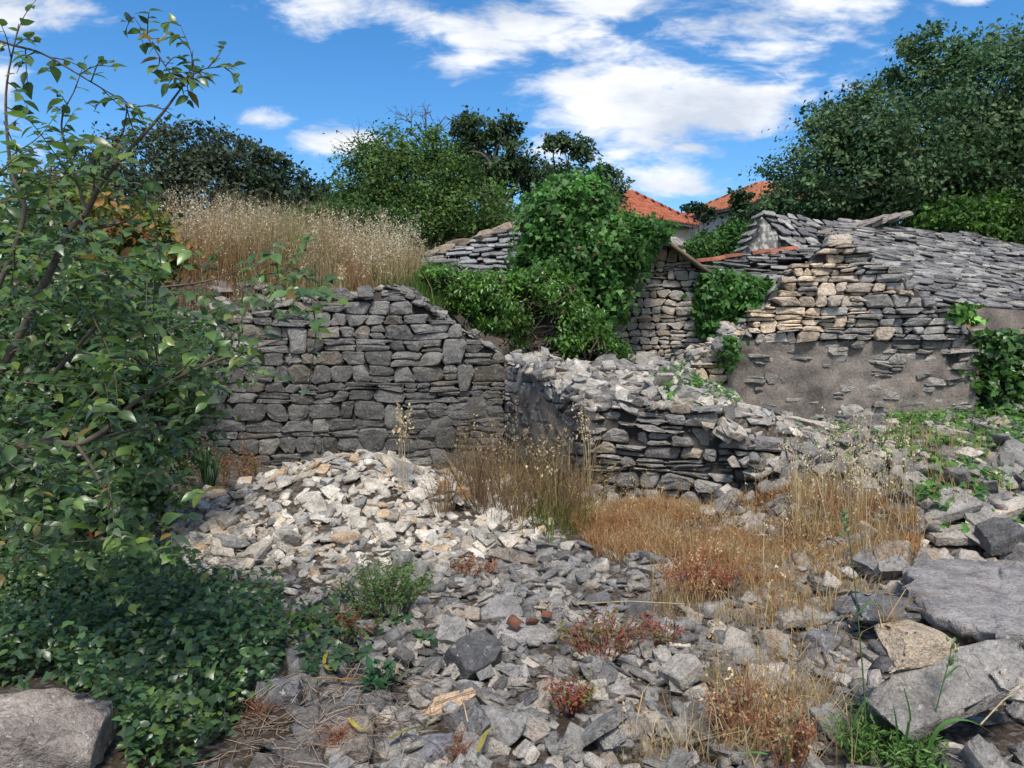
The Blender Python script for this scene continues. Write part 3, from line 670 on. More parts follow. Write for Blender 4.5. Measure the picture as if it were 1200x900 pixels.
for i in range(26):                                            # rounded stones bedded in the plaster
    u_, z_ = re_.uniform(.8, LD - .2), re_.uniform(.45, 1.5) if i % 2 else re_.uniform(.4, .8); V, F = BIG[i % 9]; w_ = re_.uniform(.045, .12)
    o = link('stone', mesh_np('stone', V * [w_, .05, w_ * re_.uniform(.5, .9)], F, None, M['rock']), WD(np.array([u_]), np.array([z_]), np.array([-.02]))[0], wallD, np.array((0.27, 0.25, 0.225)) * re_.uniform(.75, 1.3)); o.rotation_euler = (0, re_.uniform(-.4, .4), 0)
plaster_sheet(wallB, WB, 0.02, LB - 0.35, -0.1, lambda u: 1.12 - 0.12 * u + 0.25 * (fbm(u * 4, 9.0) - .5), -0.022, 0.05, 8)
plaster_sheet(wallA, WA, 2.6, LA - 0.05, -0.1, lambda u: 0.75 + 0.7 * (fbm(u * 2.5, 5.0) - .5), -0.030, 0.05, 21, mat='mortar')
# tall gable of the ruined house in the middle
E0, E1 = at(655, 400, 12.9)[:2], at(832, 400, 12.4)[:2]
profE = [(640, 285), (700, 275), (786, 278), (800, 293), (832, 326), (840, 335)]
def colE(u, z, r):
    c = np.array(GREY[r.choice([0, 2, 4, 4, 5])]) * r.uniform(1.15, 1.75)
    if r.random() < .15: c = np.array((0.37, 0.30, 0.235)) * r.uniform(.8, 1.15)
    return c
wallE, WE, LE, pE = stone_wall('gable_wall', 'tall light dry stone gable standing between the ivy masses', E0, E1, 0.9, profE, 0.55, 15, (0.07, 0.14), (0.10, 0.36), colE, split=0.2, tall=0.03, wob=1.6, proud=0.025, n_parts=300, cap_noise=0.02)
# verge board along the gable slope
ra, rb = WE(np.array([LE - 0.85]), np.array([3.30]), np.array([0.0]))[0], WE(np.array([LE + 0.06]), np.array([2.60]), np.array([0.0]))[0]
def beam(a, b, w, h):
    a, b = np.array(a), np.array(b); t = (b - a) / np.linalg.norm(b - a); s = np.cross(t, [0, 0, 1]); s /= np.linalg.norm(s); u = np.cross(s, t)
    V = np.array([p + s * w * i + u * h * j for p in (a, b) for (i, j) in ((-.5, -.5), (.5, -.5), (.5, .5), (-.5, .5))])
    return V, np.array([(0, 1, 2, 3), (7, 6, 5, 4), (0, 4, 5, 1), (1, 5, 6, 2), (2, 6, 7, 3), (3, 7, 4, 0)])
part('verge_board', *beam(ra, rb, 0.62, 0.055), wallE, M['wood'])

# ------------------------------------------------------------------ the rubble settles
def in_px(poly_fn):
    return poly_fn
def samp_gauss(cx, cy, sx, sy): return lambda r: (r.normal(cx, sx), r.normal(cy, sy))
def samp_box(x0, x1, y0, y1): return lambda r: (r.uniform(x0, x1), r.uniform(y0, y1))
def samp_px(x0, x1, Y0, Y1, keep=None):
    def f(r):
        while True:
            Y = math.sqrt(r.uniform(Y0 * Y0, Y1 * Y1)); px = r.uniform(x0, x1); x = (px - 600) / F_PX * Y
            if keep is None or keep(x, Y, px): return x, Y
    return f
lg = lambda m_, s_, lo=0.02, hi=0.3: (lambda r: float(np.clip(r.lognormal(math.log(m_), s_), lo, hi)))
# fine chips first, larger stones over them
heap_keep = lambda x, y, px: ((x + 1.4) / 1.75) ** 2 + ((y - 6.75) / 1.75) ** 2 < 1 and y < yA(x) - 0.15
grey_keep = lambda x, y, px: not (((x + 1.4) / 1.5) ** 2 + ((y - 6.9) / 1.5) ** 2 < 1) and x > -1.55 + 0.22 * (y - 3) and y < 6.3 - 1.1 * max(0, min(x - 0.1, 1)) + 0.25 * fbm(x * 2, y)
strew('pile_stone', 1500, samp_px(150, 660, 5.0, 8.7, heap_keep), lg(0.034, .28), WHITE, [.25, .2, .15, .15, .1, .1, .05], 1, sink=.35)
strew('loose_stone', 500, samp_px(230, 480, 4.0, 6.2, lambda x, y, px: y < 6.2), lg(0.03, .35), GREY2 + [WHITE[2]], None, 31, sink=.35)
strew('loose_stone', 2600, samp_px(300, 1240, 2.3, 6.6, grey_keep), lg(0.026, .30), GREY, [.3, .2, .2, .1, .12, .08], 2, sink=.38)
strew('loose_stone', 1900, samp_px(330, 1230, 2.3, 6.4, grey_keep), lg(0.042, .38), GREY2, None, 3, tilt=0.33, sink=.28)
strew('loose_stone', 95, samp_px(380, 1100, 2.4, 5.9, grey_keep), lg(0.078, .22), GREY2, None, 4, tilt=0.33, sink=.3)
strew('loose_stone', 420, samp_px(330, 1200, 2.3, 5.6, grey_keep), lg(0.032, .32), GREY2, None, 30, tilt=0.25, sink=.2)
strew('pile_stone', 850, samp_px(190, 650, 5.2, 8.4, heap_keep), lg(0.054, .32), WHITE, [.25, .2, .15, .15, .1, .1, .05], 5, tilt=0.25, sink=.33)
strew('pile_stone', 50, samp_px(220, 620, 5.4, 8.2, heap_keep), lg(0.095, .2), WHITE, [.25, .2, .15, .12, .1, .13, .05], 6, tilt=0.25, sink=.33)
slope_keep = lambda x, y, px: x > 2.25 + 0.0 * y and y < 9.9
strew('fallen_stone', 420, samp_px(900, 1260, 4.2, 9.9, slope_keep), lg(0.06, .3), GREY + [WHITE[1]], None, 7, tilt=0.3, sink=.33)
strew('fallen_stone', 330, samp_px(905, 1240, 4.3, 9.6, slope_keep), lg(0.105, .3), GREY + [WHITE[1], (0.36, 0.29, 0.22)], None, 8, tilt=0.3, standing=0.12, sink=.33)
WTOP = [WHITE[1], WHITE[2], WHITE[5], (0.42, 0.40, 0.36), (0.38, 0.35, 0.31)] + GREY[1:]
top_keep = lambda x, y, px: x > xB(min(y, 10)) and y > yC(x) - 0.02 and y < 12.2 and x < 3.0
strew('wall_top_stone', 900, samp_px(585, 900, 7.1, 12.0, top_keep), lg(0.055, .35), WTOP, None, 9, tilt=0.15, sink=.38)
strew('wall_top_stone', 260, samp_px(585, 900, 7.1, 11.8, top_keep), lg(0.10, .3), WTOP, None, 10, tilt=0.18, sink=.38)
# along the tops of the walls
def along(Wf, u0, u1, w0, w1):
    def f(r):
        p = Wf(np.array([r.uniform(u0, u1)]), np.array([0.0]), np.array([r.uniform(w0, w1)]))[0]; return p[0], p[1]
    return f
strew('wall_top_stone', 240, along(WA, 1.5, LA, -0.6, -0.02), lg(0.07, .32), GREY[:5] + [(0.36, 0.33, 0.29)], None, 20, tilt=.12, sink=0.4)
strew('wall_top_stone', 110, along(WB, 0.1, LB, -0.5, -0.02), lg(0.075, .3), WTOP, None, 21, tilt=.15, sink=.38)
strew('wall_top_stone', 70, along(WC, 0, LC, -0.6, -0.10), lg(0.065, .3), GREY + [WHITE[1]], None, 22, tilt=.15, sink=.4)
strew('wall_top_stone', 130, along(WD, 0.0, 0.95, -0.6, 0.02), lg(0.075, .3), [(0.46, 0.375, 0.285), (0.5, 0.45, 0.38), (0.3, 0.3, 0.3)], None, 23)
strew('wall_top_stone', 70, along(WD, 0.9, LD - 0.1, -0.6, -0.10), lg(0.06, .25), [(0.40, 0.33, 0.26), (0.24, 0.24, 0.25), (0.3, 0.29, 0.28)], None, 24, tilt=0.1)
# rubble at the feet of the walls
strew('fallen_stone', 120, along(WD, 0.3, LD, 0.02, 0.9), lg(0.09, .3), GREY, None, 25)
strew('fallen_stone', 200, along(WC, 1.25, LC + .6, 0.0, 1.0), lg(0.075, .35), GREY2 + GREY2 + [WHITE[2]], None, 26, tilt=.3, sink=.3)
strew('loose_stone', 40, along(WC, 0, LC, 0.03, 0.35), lg(0.07, .3), GREY, None, 27)

def nearby(x, y, kind):
    """a phrase for where a loose stone lies, from what one can find in the photograph"""
    px = float(to_px([[x, y, 0.1]])[0, 0])
    if kind == 'pile_stone':
        row = 'crest' if y > 7.1 else 'upper slope' if y > 6.5 else 'lower slope' if y > 5.8 else 'foot'
        side = 'ivy side' if px < 330 else 'middle' if px < 450 else 'grass side'
        return f'at {row} of pale heap, {side}'
    if kind == 'loose_stone':
        row = 'bottom edge of' if y < 2.95 else 'lower' if y < 3.6 else 'middle of' if y < 4.4 else 'upper'
        colm = 'by ivy' if px < 430 else 'below green weed' if px < 560 else 'mid way along' if px < 690 else 'by red weeds' if px < 860 else 'near big slab'
        return f'in {row} grey rubble {colm}'
    if kind == 'fallen_stone':
        w = 'under the plastered wall' if y > 8.3 else 'high on the right slope' if y > 6.6 else 'behind the straw grass' if x < 3.4 else 'just above the big slab'
        return w + (' near its left end' if px < 980 else ' below the vine' if px > 1110 else '')
    if x < -0.2 and y > 8.8: return 'on top of the dark retaining wall'
    if y > 10.2 and x > 2.4: return 'on top of the plastered wall'
    if y < 8.2: return 'on top of the low broken wall'
    return 'on the rubble crest below the ivy' if y > 9.2 else 'on the rubble behind the corner'
def col_word(c):
    l = float(np.mean(c)); w = c[0] / max(c[2], 1e-3)
    if w > 1.5: return 'tan'
    if w > 1.25: return 'cream' if l > 0.4 else 'brownish'
    return 'white' if l > 0.5 else 'pale' if l > 0.36 else 'light grey' if l > 0.25 else 'grey' if l > 0.18 else 'dark grey'
LIMITS = {'pile_stone': 300, 'loose_stone': 300, 'fallen_stone': 240, 'wall_top_stone': 280}
GROUPS = {'pile_stone': 'pale stones of the rubble heap', 'loose_stone': 'grey stones strewn over the ground', 'fallen_stone': 'stones fallen on the right slope', 'wall_top_stone': 'loose stones lying on the ruined walls'}
REST = {'pile_stone': 'pale_rubble', 'loose_stone': 'grey_rubble', 'fallen_stone': 'slope_rubble', 'wall_top_stone': 'wall_top_rubble'}
LABELS = []
for kind, lim in LIMITS.items():
    L_ = [s for s in STONES if s[0] == kind]
    P_ = to_px(np.array([s[1] for s in L_]))
    vis = (P_[:, 0] > -5) & (P_[:, 0] < 1205) & (P_[:, 1] > 0) & (P_[:, 1] < 905)
    score = np.array([s[3] for s in L_]) / P_[:, 2] * np.where(vis, 1, 0.01)
    order = np.argsort(-score); acc = Acc()
    for n_, q in enumerate(order):
        _, c, rot, s, k, colr = L_[q]
        if n_ < lim and vis[q]:
            o = link(kind, ROCK_ME[k], c, None, colr)
            o.rotation_euler = rot.to_euler(); o.scale = (s, s, s)
            size = 'large' if score[q] * F_PX > 24 else 'medium' if score[q] * F_PX > 14 else 'small'
            shp = 'flat' if ROCK_T[k] < 0.36 else 'blocky' if ROCK_T[k] > 0.62 else 'angular'
            LABELS.append((o, f'{size} {col_word(colr)} {shp} stone {nearby(c[0], c[1], kind)}', P_[q, 0], kind))
        else:
            V, F = ROCKS[k]; acc.add(V * s @ np.array(rot).T + c, F, colr)
    V, F, cc = acc.get()
    o = single(REST[kind], V, F, M['rock_c'], (0, 0, 0), cc); tag(o, GROUPS[kind].replace('stones', 'small stones') + ' in a loose mass', 'rubble', kind='stuff')
byl = {}
for o, l, px, kind in LABELS: byl.setdefault(l, []).append((px, o, kind))
for l, v in byl.items():
    v.sort(key=lambda t: t[0])
    for i, (px, o, kind) in enumerate(v):
        lab, nn = l, len(v)
        ORD = ['', '', 'second ', 'third ', 'fourth ', 'fifth ', 'sixth ', 'seventh ', 'eighth ', 'ninth ', 'tenth ', 'eleventh ', 'twelfth ']
        if nn > 1: lab = ('leftmost ' if i == 0 else 'rightmost ' if i == nn - 1 else 'middle ' if nn == 3 else ORD[i + 1] + 'from left ' if i + 1 <= (nn + 1) // 2 and i + 1 < 13 else ORD[nn - i] + 'from right ' if nn - i < 13 else '') + l
        w = lab.split()
        tag(o, ' '.join(w[:16]), 'stone', GROUPS[kind])
#==PART2==
# ------------------------------------------------------------------ roofs of stone slabs
SLAB_ME = []
for i in range(14):
    r = np.random.default_rng(900 + i); n = 7
    a = np.sort(r.uniform(0, 2 * math.pi, n) * 0.25 + np.linspace(0, 2 * math.pi, n, endpoint=False) * 0.95)
    P = np.c_[np.sign(np.cos(a)) * np.abs(np.cos(a)) ** .6, np.sign(np.sin(a)) * np.abs(np.sin(a)) ** .6] * r.uniform(.8, 1.05, (n, 1)) * 0.5
    P2_ = P * 0.93 + r.normal(0, .02, P.shape)
    V = np.vstack([np.c_[P, np.full(n, -.5)], np.c_[P * 1.02, np.full(n, .15)], np.c_[P2_, np.full(n, .5) + r.normal(0, .12, n)]])
    F = [tuple(range(n - 1, -1, -1))] + [(a_ * n + k, a_ * n + (k + 1) % n, (a_ + 1) * n + (k + 1) % n, (a_ + 1) * n + k) for a_ in range(2) for k in range(n)] + [tuple(range(2 * n, 3 * n))]
    F = [t for f in F for t in [(f[0], f[j], f[j + 1]) for j in range(1, len(f) - 1)]]
    SLAB_ME.append((V, np.array(F), mesh_np('slab', V, np.array(F), None, M['slab'])))
def slab_roof(root, eL, eR, rL, rR, w, rowd, thick, seed, n_parts, pal, sag=0.06, deck=True):
    """overlapping stone slabs on the face eL-eR (eave) to rL-rR (ridge)"""
    r = np.random.default_rng(seed); eL, eR, rL, rR = map(np.array, (eL, eR, rL, rR))
    n0 = np.cross(eR - eL, rL - eL); n0 /= np.linalg.norm(n0); n0 = n0 * np.sign(n0[2])
    pt = lambda s, t: (eL * (1 - s) + eR * s) * (1 - t) + (rL * (1 - s) + rR * s) * t + n0 * (fbm(np.array(s * 5 + seed), np.array(t * 4)) - .5) * sag * 3
    Ldn = max(np.linalg.norm(rL - eL), np.linalg.norm(rR - eR)); nr = int(Ldn / rowd)
    V = np.array([eL, eR, rR, rL]) - n0 * (thick * 1.2 + sag); V = np.vstack([V, V - n0 * 0.12])
    deck_o = part('roof', V, np.array([(0, 1, 2, 3), (7, 6, 5, 4), (0, 4, 5, 1), (1, 5, 6, 2), (2, 6, 7, 3), (3, 7, 4, 0)]), root, M['core'])
    items = []
    for i in range(nr + 1):
        t = i / nr; lw = np.linalg.norm(pt(1, t) - pt(0, t)); u = -r.uniform(0, .3) * w
        while u < lw:
            ww = w * r.uniform(.55, 1.6); s = np.clip((u + ww / 2) / lw, 0, 1)
            tj = np.clip(t + r.normal(0, .16) / nr, 0, 1.0)
            p = pt(s, tj) + n0 * r.uniform(0, thick * .9)
            e = (pt(min(1, s + .02), tj) - pt(max(0, s - .02), tj)); e /= np.linalg.norm(e); upv = np.cross(n0, e)
            tn = n0 + upv * (0.20 + r.uniform(-.08, .10)) + e * r.normal(0, .05); tn /= np.linalg.norm(tn)
            f = np.cross(tn, e); f /= np.linalg.norm(f); e2 = np.cross(f, tn)
            mm = np.stack([e2, f, tn], 1); sc_ = np.array([ww * 1.12, rowd * r.uniform(1.3, 1.9), thick * r.uniform(.6, 1.25)])
            items.append((sc_[0] * (0.4 if t > .97 else 1), p, mm, sc_, int(r.integers(len(SLAB_ME))), np.array(pal[r.integers(len(pal))]) * r.uniform(.6, 1.35)))
            u += ww * .93
    px = to_px(np.array([it[1] for it in items])); vis = (px[:, 0] > -20) & (px[:, 0] < 1220)
    order = np.argsort(-np.array([it[0] for it in items]) * vis); acc = Acc()
    for n_, q in enumerate(order):
        _, p, mm, sc_, k, c = items[q]
        if n_ < n_parts and vis[q]:
            o = link('slab', SLAB_ME[k][2], p, deck_o, c); o.rotation_euler = Matrix(mm.tolist()).to_euler(); o.scale = sc_
        else: acc.add((SLAB_ME[k][0] * sc_) @ mm.T + p, SLAB_ME[k][1], c)
    if acc.n:
        V, F, cc = acc.get(); o = link('small_slabs', mesh_np('small_slabs', V - np.array(deck_o['_w']), F, cc, M['slab_c']), deck_o['_w'], deck_o); o['kind'] = 'stuff'
    return deck_o
SL = [(0.20, 0.20, 0.205), (0.16, 0.16, 0.17), (0.25, 0.245, 0.24), (0.13, 0.13, 0.135), (0.30, 0.29, 0.275)]
def poly_wall(root, name, pts, thick, mat, back=(0, 1)):
    pts = np.array(pts); n = len(pts); b = np.array([back[0], back[1], 0.0]) * thick
    V = np.vstack([pts, pts + b]); F = [tuple(range(n)), tuple(range(2 * n - 1, n - 1, -1))] + [(i, i + n, (i + 1) % n + n, (i + 1) % n) for i in range(n)]
    return part(name, V, F, root, mat)
# left slab roof above the bright vine
hb = at(560, 300, 15.2)
h1 = thing('stone_house', 'low roof of grey stone slabs with tan ridge stones above the bright vine', 'house', (hb[0], hb[1], 2.0))
slab_roof(h1, at(500, 345, 14.0), at(660, 350, 14.0), at(498, 303, 15.6), at(640, 256, 16.2), 0.36, 0.20, 0.05, 31, 220, [(0.23, 0.235, 0.25), (0.19, 0.195, 0.21), (0.28, 0.28, 0.285)])
rr_ = np.random.default_rng(5)
for i in range(9):
    t = i / 8 ; p = at(503, 300, 15.6) * (1 - t) + at(636, 256, 16.2) * t + np.array([0, 0, 0.05])
    V, F = BIG[i % 9]; o = link('ridge_stone', mesh_np('ridge_stone', V * [.26, .2, .16], F, None, M['rock']), p, h1, np.array((0.34, 0.27, 0.21)) * rr_.uniform(.75, 1.15)); o.rotation_euler = (0.2, -0.3, rr_.uniform(-.5, .5))
poly_wall(h1, 'wall', [at(505, 420, 14.3), at(655, 420, 14.3), at(655, 345, 14.3), at(505, 345, 14.3)], 0.5, M['core'])
# small roof with a whitewashed gable behind the ruined gable wall
gb = at(900, 300, 15.9)
h2 = thing('stone_house', 'small lichen spotted gable with a steep slab roof behind the dry stone pyramid', 'house', (gb[0], gb[1], 2.0))
def spotted():
    mt, nt, N, L, b = new_mat('lichen_plaster')
    pos = nt.nodes.new('ShaderNodeNewGeometry').outputs['Position']
    c = mramp(nt, mnz(nt, 9, 6, 0.65, pos), [(0.40, (0.15, 0.145, 0.14)), (0.50, (0.22, 0.215, 0.205)), (0.56, (0.52, 0.51, 0.48))])
    L.new(c, b.inputs['Base Color']); b.inputs['Roughness'].default_value = 0.95; return mt
M['spot'] = spotted()
poly_wall(h2, 'gable', [at(858, 330, 15.9), at(958, 330, 15.9), at(944, 308, 15.9), at(893, 254, 15.9), at(884, 262, 15.9), at(866, 300, 15.9)], 0.4, M['spot'], (0.3, 1))
slab_roof(h2, at(950, 310, 15.6), at(1050, 318, 17.5), at(893, 252, 16.0), at(1040, 272, 18.2), 0.34, 0.15, 0.055, 32, 120, SL)
for i in range(6):
    t = i / 5; p = at(889, 253, 15.75) * (1 - t) + at(862, 302, 15.75) * t
    V, F, me = SLAB_ME[i]; o = link('verge_slab', me, p, h2, (0.2, 0.195, 0.19)); o.scale = (.26, .4, .06); o.rotation_euler = (0, -0.55, 0.2)
# lower slab roof with red ridge tiles
fb_ = at(890, 330, 13.8)
h3 = thing('stone_house', 'low slab roof edged with red clay ridge tiles between gable and pyramid', 'house', (fb_[0], fb_[1], 1.4))
slab_roof(h3, at(834, 345, 12.9), at(985, 352, 13.3), at(818, 311, 14.6), at(960, 288, 14.8), 0.34, 0.16, 0.05, 33, 160, SL)
poly_wall(h3, 'wall', [at(822, 430, 13.1), at(980, 430, 13.2), at(980, 352, 13.2), at(822, 345, 13.1)], 0.4, M['core'])
def half_tile(L_, w_, n=6):
    a = np.linspace(0, math.pi, n); V = []
    for z in (0, L_):
        q = 1.0 if z == 0 else 0.82
        for R_ in (w_, w_ * .84): V.append(np.c_[np.full(n, z), np.cos(a) * R_ * q, np.sin(a) * R_ * q])
    V = np.vstack(V); F = []
    for i in range(n - 1):
        F += [(i, i + 1, 2 * n + i + 1, 2 * n + i), (n + i + 1, n + i, 3 * n + i, 3 * n + i + 1), (i + 1, i, n + i, n + i + 1), (2 * n + i, 2 * n + i + 1, 3 * n + i + 1, 3 * n + i)]
    return V, np.array(F)
tv, tf = half_tile(.34, .085); tile_me = mesh_np('ridge_tile', tv, tf, None, M['tile_o'])
pA_, pB_ = at(816, 311, 14.5), at(938, 294, 14.7); tdir = (pB_ - pA_) / np.linalg.norm(pB_ - pA_); nt_ = int(np.linalg.norm(pB_ - pA_) / .27)
for i in range(nt_):
    if i in (3,): continue
    o = link('ridge_tile', tile_me, pA_ + tdir * .27 * i + np.array([0, 0, 0.03 + .02 * rr_.random()]), h3, np.array((0.30, 0.115, 0.07)) * rr_.uniform(.65, 1.15))
    o.rotation_euler = (rr_.normal(0, .1), -math.asin(tdir[2]) + rr_.normal(0, .04), math.atan2(tdir[1], tdir[0]) + rr_.normal(0, .06))
# the big slab roof
gb = at(1130, 380, 13.5)
h4 = thing('stone_house', 'long sagging roof of dark stone slabs under the big oak', 'house', (gb[0], gb[1], 1.2))
slab_roof(h4, at(950, 334, 12.9), at(1290, 374, 14.6), at(985, 262, 16.6), at(1320, 300, 20.0), 0.42, 0.135, 0.055, 34, 300, SL, sag=.13)
for i in range(8):
    t = i / 7; p = at(975, 270, 16.4) * (1 - t) + at(1050, 254, 16.9) * t
    V, F = BIG[i % 9]; o = link('ridge_stone', mesh_np('ridge_stone', V * [.3, .25, .09], F, None, M['rock']), p, h4, np.array((0.27, 0.24, 0.21)) * rr_.uniform(.8, 1.15)); o.rotation_euler = (0.2, -0.35, rr_.uniform(-.5, .5))
w4 = poly_wall(h4, 'wall', [at(1118, 520, 13.0), at(1310, 520, 14.7), at(1310, 372, 14.7), at(1118, 358, 13.0)], 0.4, M['plaster'])
for i in range(9):
    px_, py_ = 1150 + 46 * (i % 3) + rr_.uniform(-10, 10), 385 + 26 * (i // 3) + rr_.uniform(-6, 6)
    V, F = BIG[i]; o = link('stone', mesh_np('stone', V * [.17, .1, .11], F, None, M['rock']), at(px_, py_, 13.02 + .0085 * (px_ - 1118)), h4, np.array((0.28, 0.24, 0.20)) * rr_.uniform(.7, 1.1))

# ------------------------------------------------------------------ tiled houses behind
def tiled_house(label, base, size, wall_h, roof_h, rotz, tile_w, col):
    t = thing('tiled_house', label, 'house', base); ca, sa = math.cos(rotz), math.sin(rotz)
    w2 = lambda x, y, z: np.array([base[0] + x * ca - y * sa, base[1] + x * sa + y * ca, base[2] + z])
    a = size / 2; b = a - .35
    V = np.array([w2(x, y, z) for z in (0, wall_h) for (x, y) in ((-b, -b), (b, -b), (b, b), (-b, b))])
    part('wall', V, np.array([(0, 1, 5, 4), (1, 2, 6, 5), (2, 3, 7, 6), (3, 0, 4, 7), (4, 5, 6, 7)]), t, M['render'])
    V = np.array([w2(x, y, wall_h - z) for z in (0, .12) for (x, y) in ((-a, -a), (a, -a), (a, a), (-a, a))])
    part('gutter', V, np.array([(0, 1, 5, 4), (1, 2, 6, 5), (2, 3, 7, 6), (3, 0, 4, 7), (7, 6, 5, 4)][::1]), t, M['metal'])
    V = np.array([w2(x, y, wall_h + .004) for (x, y) in ((-a, -a), (a, -a), (a, a), (-a, a))] + [w2(0, 0, wall_h + roof_h)])
    rf = part('roof', V, np.array([(0, 1, 4), (1, 2, 4), (2, 3, 4), (3, 0, 4)]), t, M['core'])
    acc = Acc(); r = np.random.default_rng(3); sl = math.hypot(a, roof_h); nr = int(sl / .34); th = math.atan2(roof_h, a)
    for f in range(4):
        fa = f * math.pi / 2; cf, sf = math.cos(fa), math.sin(fa)
        for i in range(nr):
            d_ = i * .34; half = a * (1 - d_ / sl); nc = int(2 * half / tile_w)
            for j in range(nc):
                u = -half + (j + .5) * 2 * half / nc; q = np.linspace(0, math.pi, 5); V = []
                for e, dd in ((1, -.03), (.85, .40)):
                    yy = -a + (d_ + dd) * math.cos(th); zz = (d_ + dd) * math.sin(th) + (.05 if dd < 0 else .015)
                    V += [(u + math.cos(k) * tile_w * .5 * e, yy - math.sin(k) * .07 * math.sin(th), zz + math.sin(k) * .075 * math.cos(th)) for k in q]
                V += [(u, -a + (d_ - .03) * math.cos(th), (d_ - .03) * math.sin(th))]
                V = np.array(V); X, Y = V[:, 0] * cf - V[:, 1] * sf, V[:, 0] * sf + V[:, 1] * cf
                V = np.array([w2(x, y, wall_h + z) for x, y, z in zip(X, Y, V[:, 2])])
                acc.add(V, [(k, k + 1, 6 + k) for k in range(4)] + [(k, 6 + k, 5 + k) for k in range(4)] + [(k + 1, k, 10) for k in range(4)], np.array(col) * r.uniform(.75, 1.2))
        for i in range(int(math.hypot(sl, a) / .36)):            # hip tiles
            k = i * .36 / math.hypot(sl, a); x, y, z = -a * (1 - k), -a * (1 - k), roof_h * k + .07
            V, F = tv * [1.3, 1.3, 1.3], tf; ry = math.atan2(roof_h, a * 1.414)
            V = V @ np.array(Matrix.Rotation(math.pi / 4, 3, 'Z') @ Matrix.Rotation(-ry, 3, 'Y')).T + [x, y, z]
            X, Y = V[:, 0] * cf - V[:, 1] * sf, V[:, 0] * sf + V[:, 1] * cf
            V = np.array([w2(x_, y_, wall_h + z_) for x_, y_, z_ in zip(X, Y, V[:, 2])])
            acc.add(V, np.vstack([F[:, :3], F[:, [0, 2, 3]]]), np.array(col) * r.uniform(.8, 1.1))
    V, F, cc = acc.get(); o = link('tiles', mesh_np('tiles', V - np.array(rf['_w']), F, cc, M['tile']), rf['_w'], rf); o['kind'] = 'stuff'
    return t
p = at(732, 266, 38.0); tiled_house('pale house with a red tiled hip roof showing above the ivy', (p[0] + .1, p[1], p[2] - 4), 4.9, 4.0, 1.75, R(38), 0.24, (0.33, 0.105, 0.06))
p = at(893, 254, 46.0); tiled_house('house with an orange tiled roof half hidden by the oak', (p[0], p[1], p[2] - 4.6), 7.6, 4.6, 2.0, R(27), 0.26, (0.36, 0.135, 0.07))

# ------------------------------------------------------------------ leaves
T_DIA = (np.array([(0, 0, 0), (-.30, .45, .07), (.30, .45, .07), (0, 1, -.08)]), np.array([(0, 2, 3), (0, 3, 1)]))
T_OV = (np.array([(0, 0, 0), (0, .25, .0), (0, .5, -.01), (0, .75, -.06), (0, 1.1, -.17), (-.23, .2, .05), (-.31, .45, .06), (-.20, .75, .0), (.23, .2, .05), (.31, .45, .06), (.20, .75, .0)]),
        np.array([(0, 1, 5), (1, 6, 5), (1, 2, 6), (2, 7, 6), (2, 3, 7), (3, 4, 7), (0, 8, 1), (1, 8, 9), (1, 9, 2), (2, 9, 10), (2, 10, 3), (3, 10, 4)]))
T_IVY = (np.array([(0, .3, .05), (0, 0, 0), (-.30, -.08, -.02), (-.55, .30, -.05), (-.28, .48, .0), (0, 1, -.10), (.28, .48, .0), (.55, .30, -.05), (.30, -.08, -.02)]),
         np.array([(0, 1, 2), (0, 2, 3), (0, 3, 4), (0, 4, 5), (0, 5, 6), (0, 6, 7), (0, 7, 8), (0, 8, 1)]))
T_LAN = (np.array([(0, 0, 0), (-.13, .4, .03), (.13, .4, .03), (0, 1, -.12)]), np.array([(0, 2, 3), (0, 3, 1)]))
def unit(v): return v / (np.linalg.norm(v, axis=-1, keepdims=True) + 1e-9)
def frames(N, D):
    N = unit(N); D = unit(D - N * (D * N).sum(-1, keepdims=True)); return np.cross(D, N), D, N
def leaves(P, N, D, S, col, tpl):
    T, F = tpl; B, D, N = frames(N, D); k = len(T)
    V = P[:, None] + S[:, None, None] * (T[None, :, :1] * B[:, None] + T[None, :, 1:2] * D[:, None] + T[None, :, 2:] * N[:, None])
    FF = (F[None] + (np.arange(len(P)) * k)[:, None, None]).reshape(-1, 3)
    return V.reshape(-1, 3), FF, np.repeat(col, k, axis=0)
def lobe_px(cx, cy, rx, ry, Y, dr=None):
    c = at(cx, cy, Y); k = Y / F_PX; return (c, np.array([rx * k, (dr if dr else (rx + ry) / 2 * k), ry * k]))
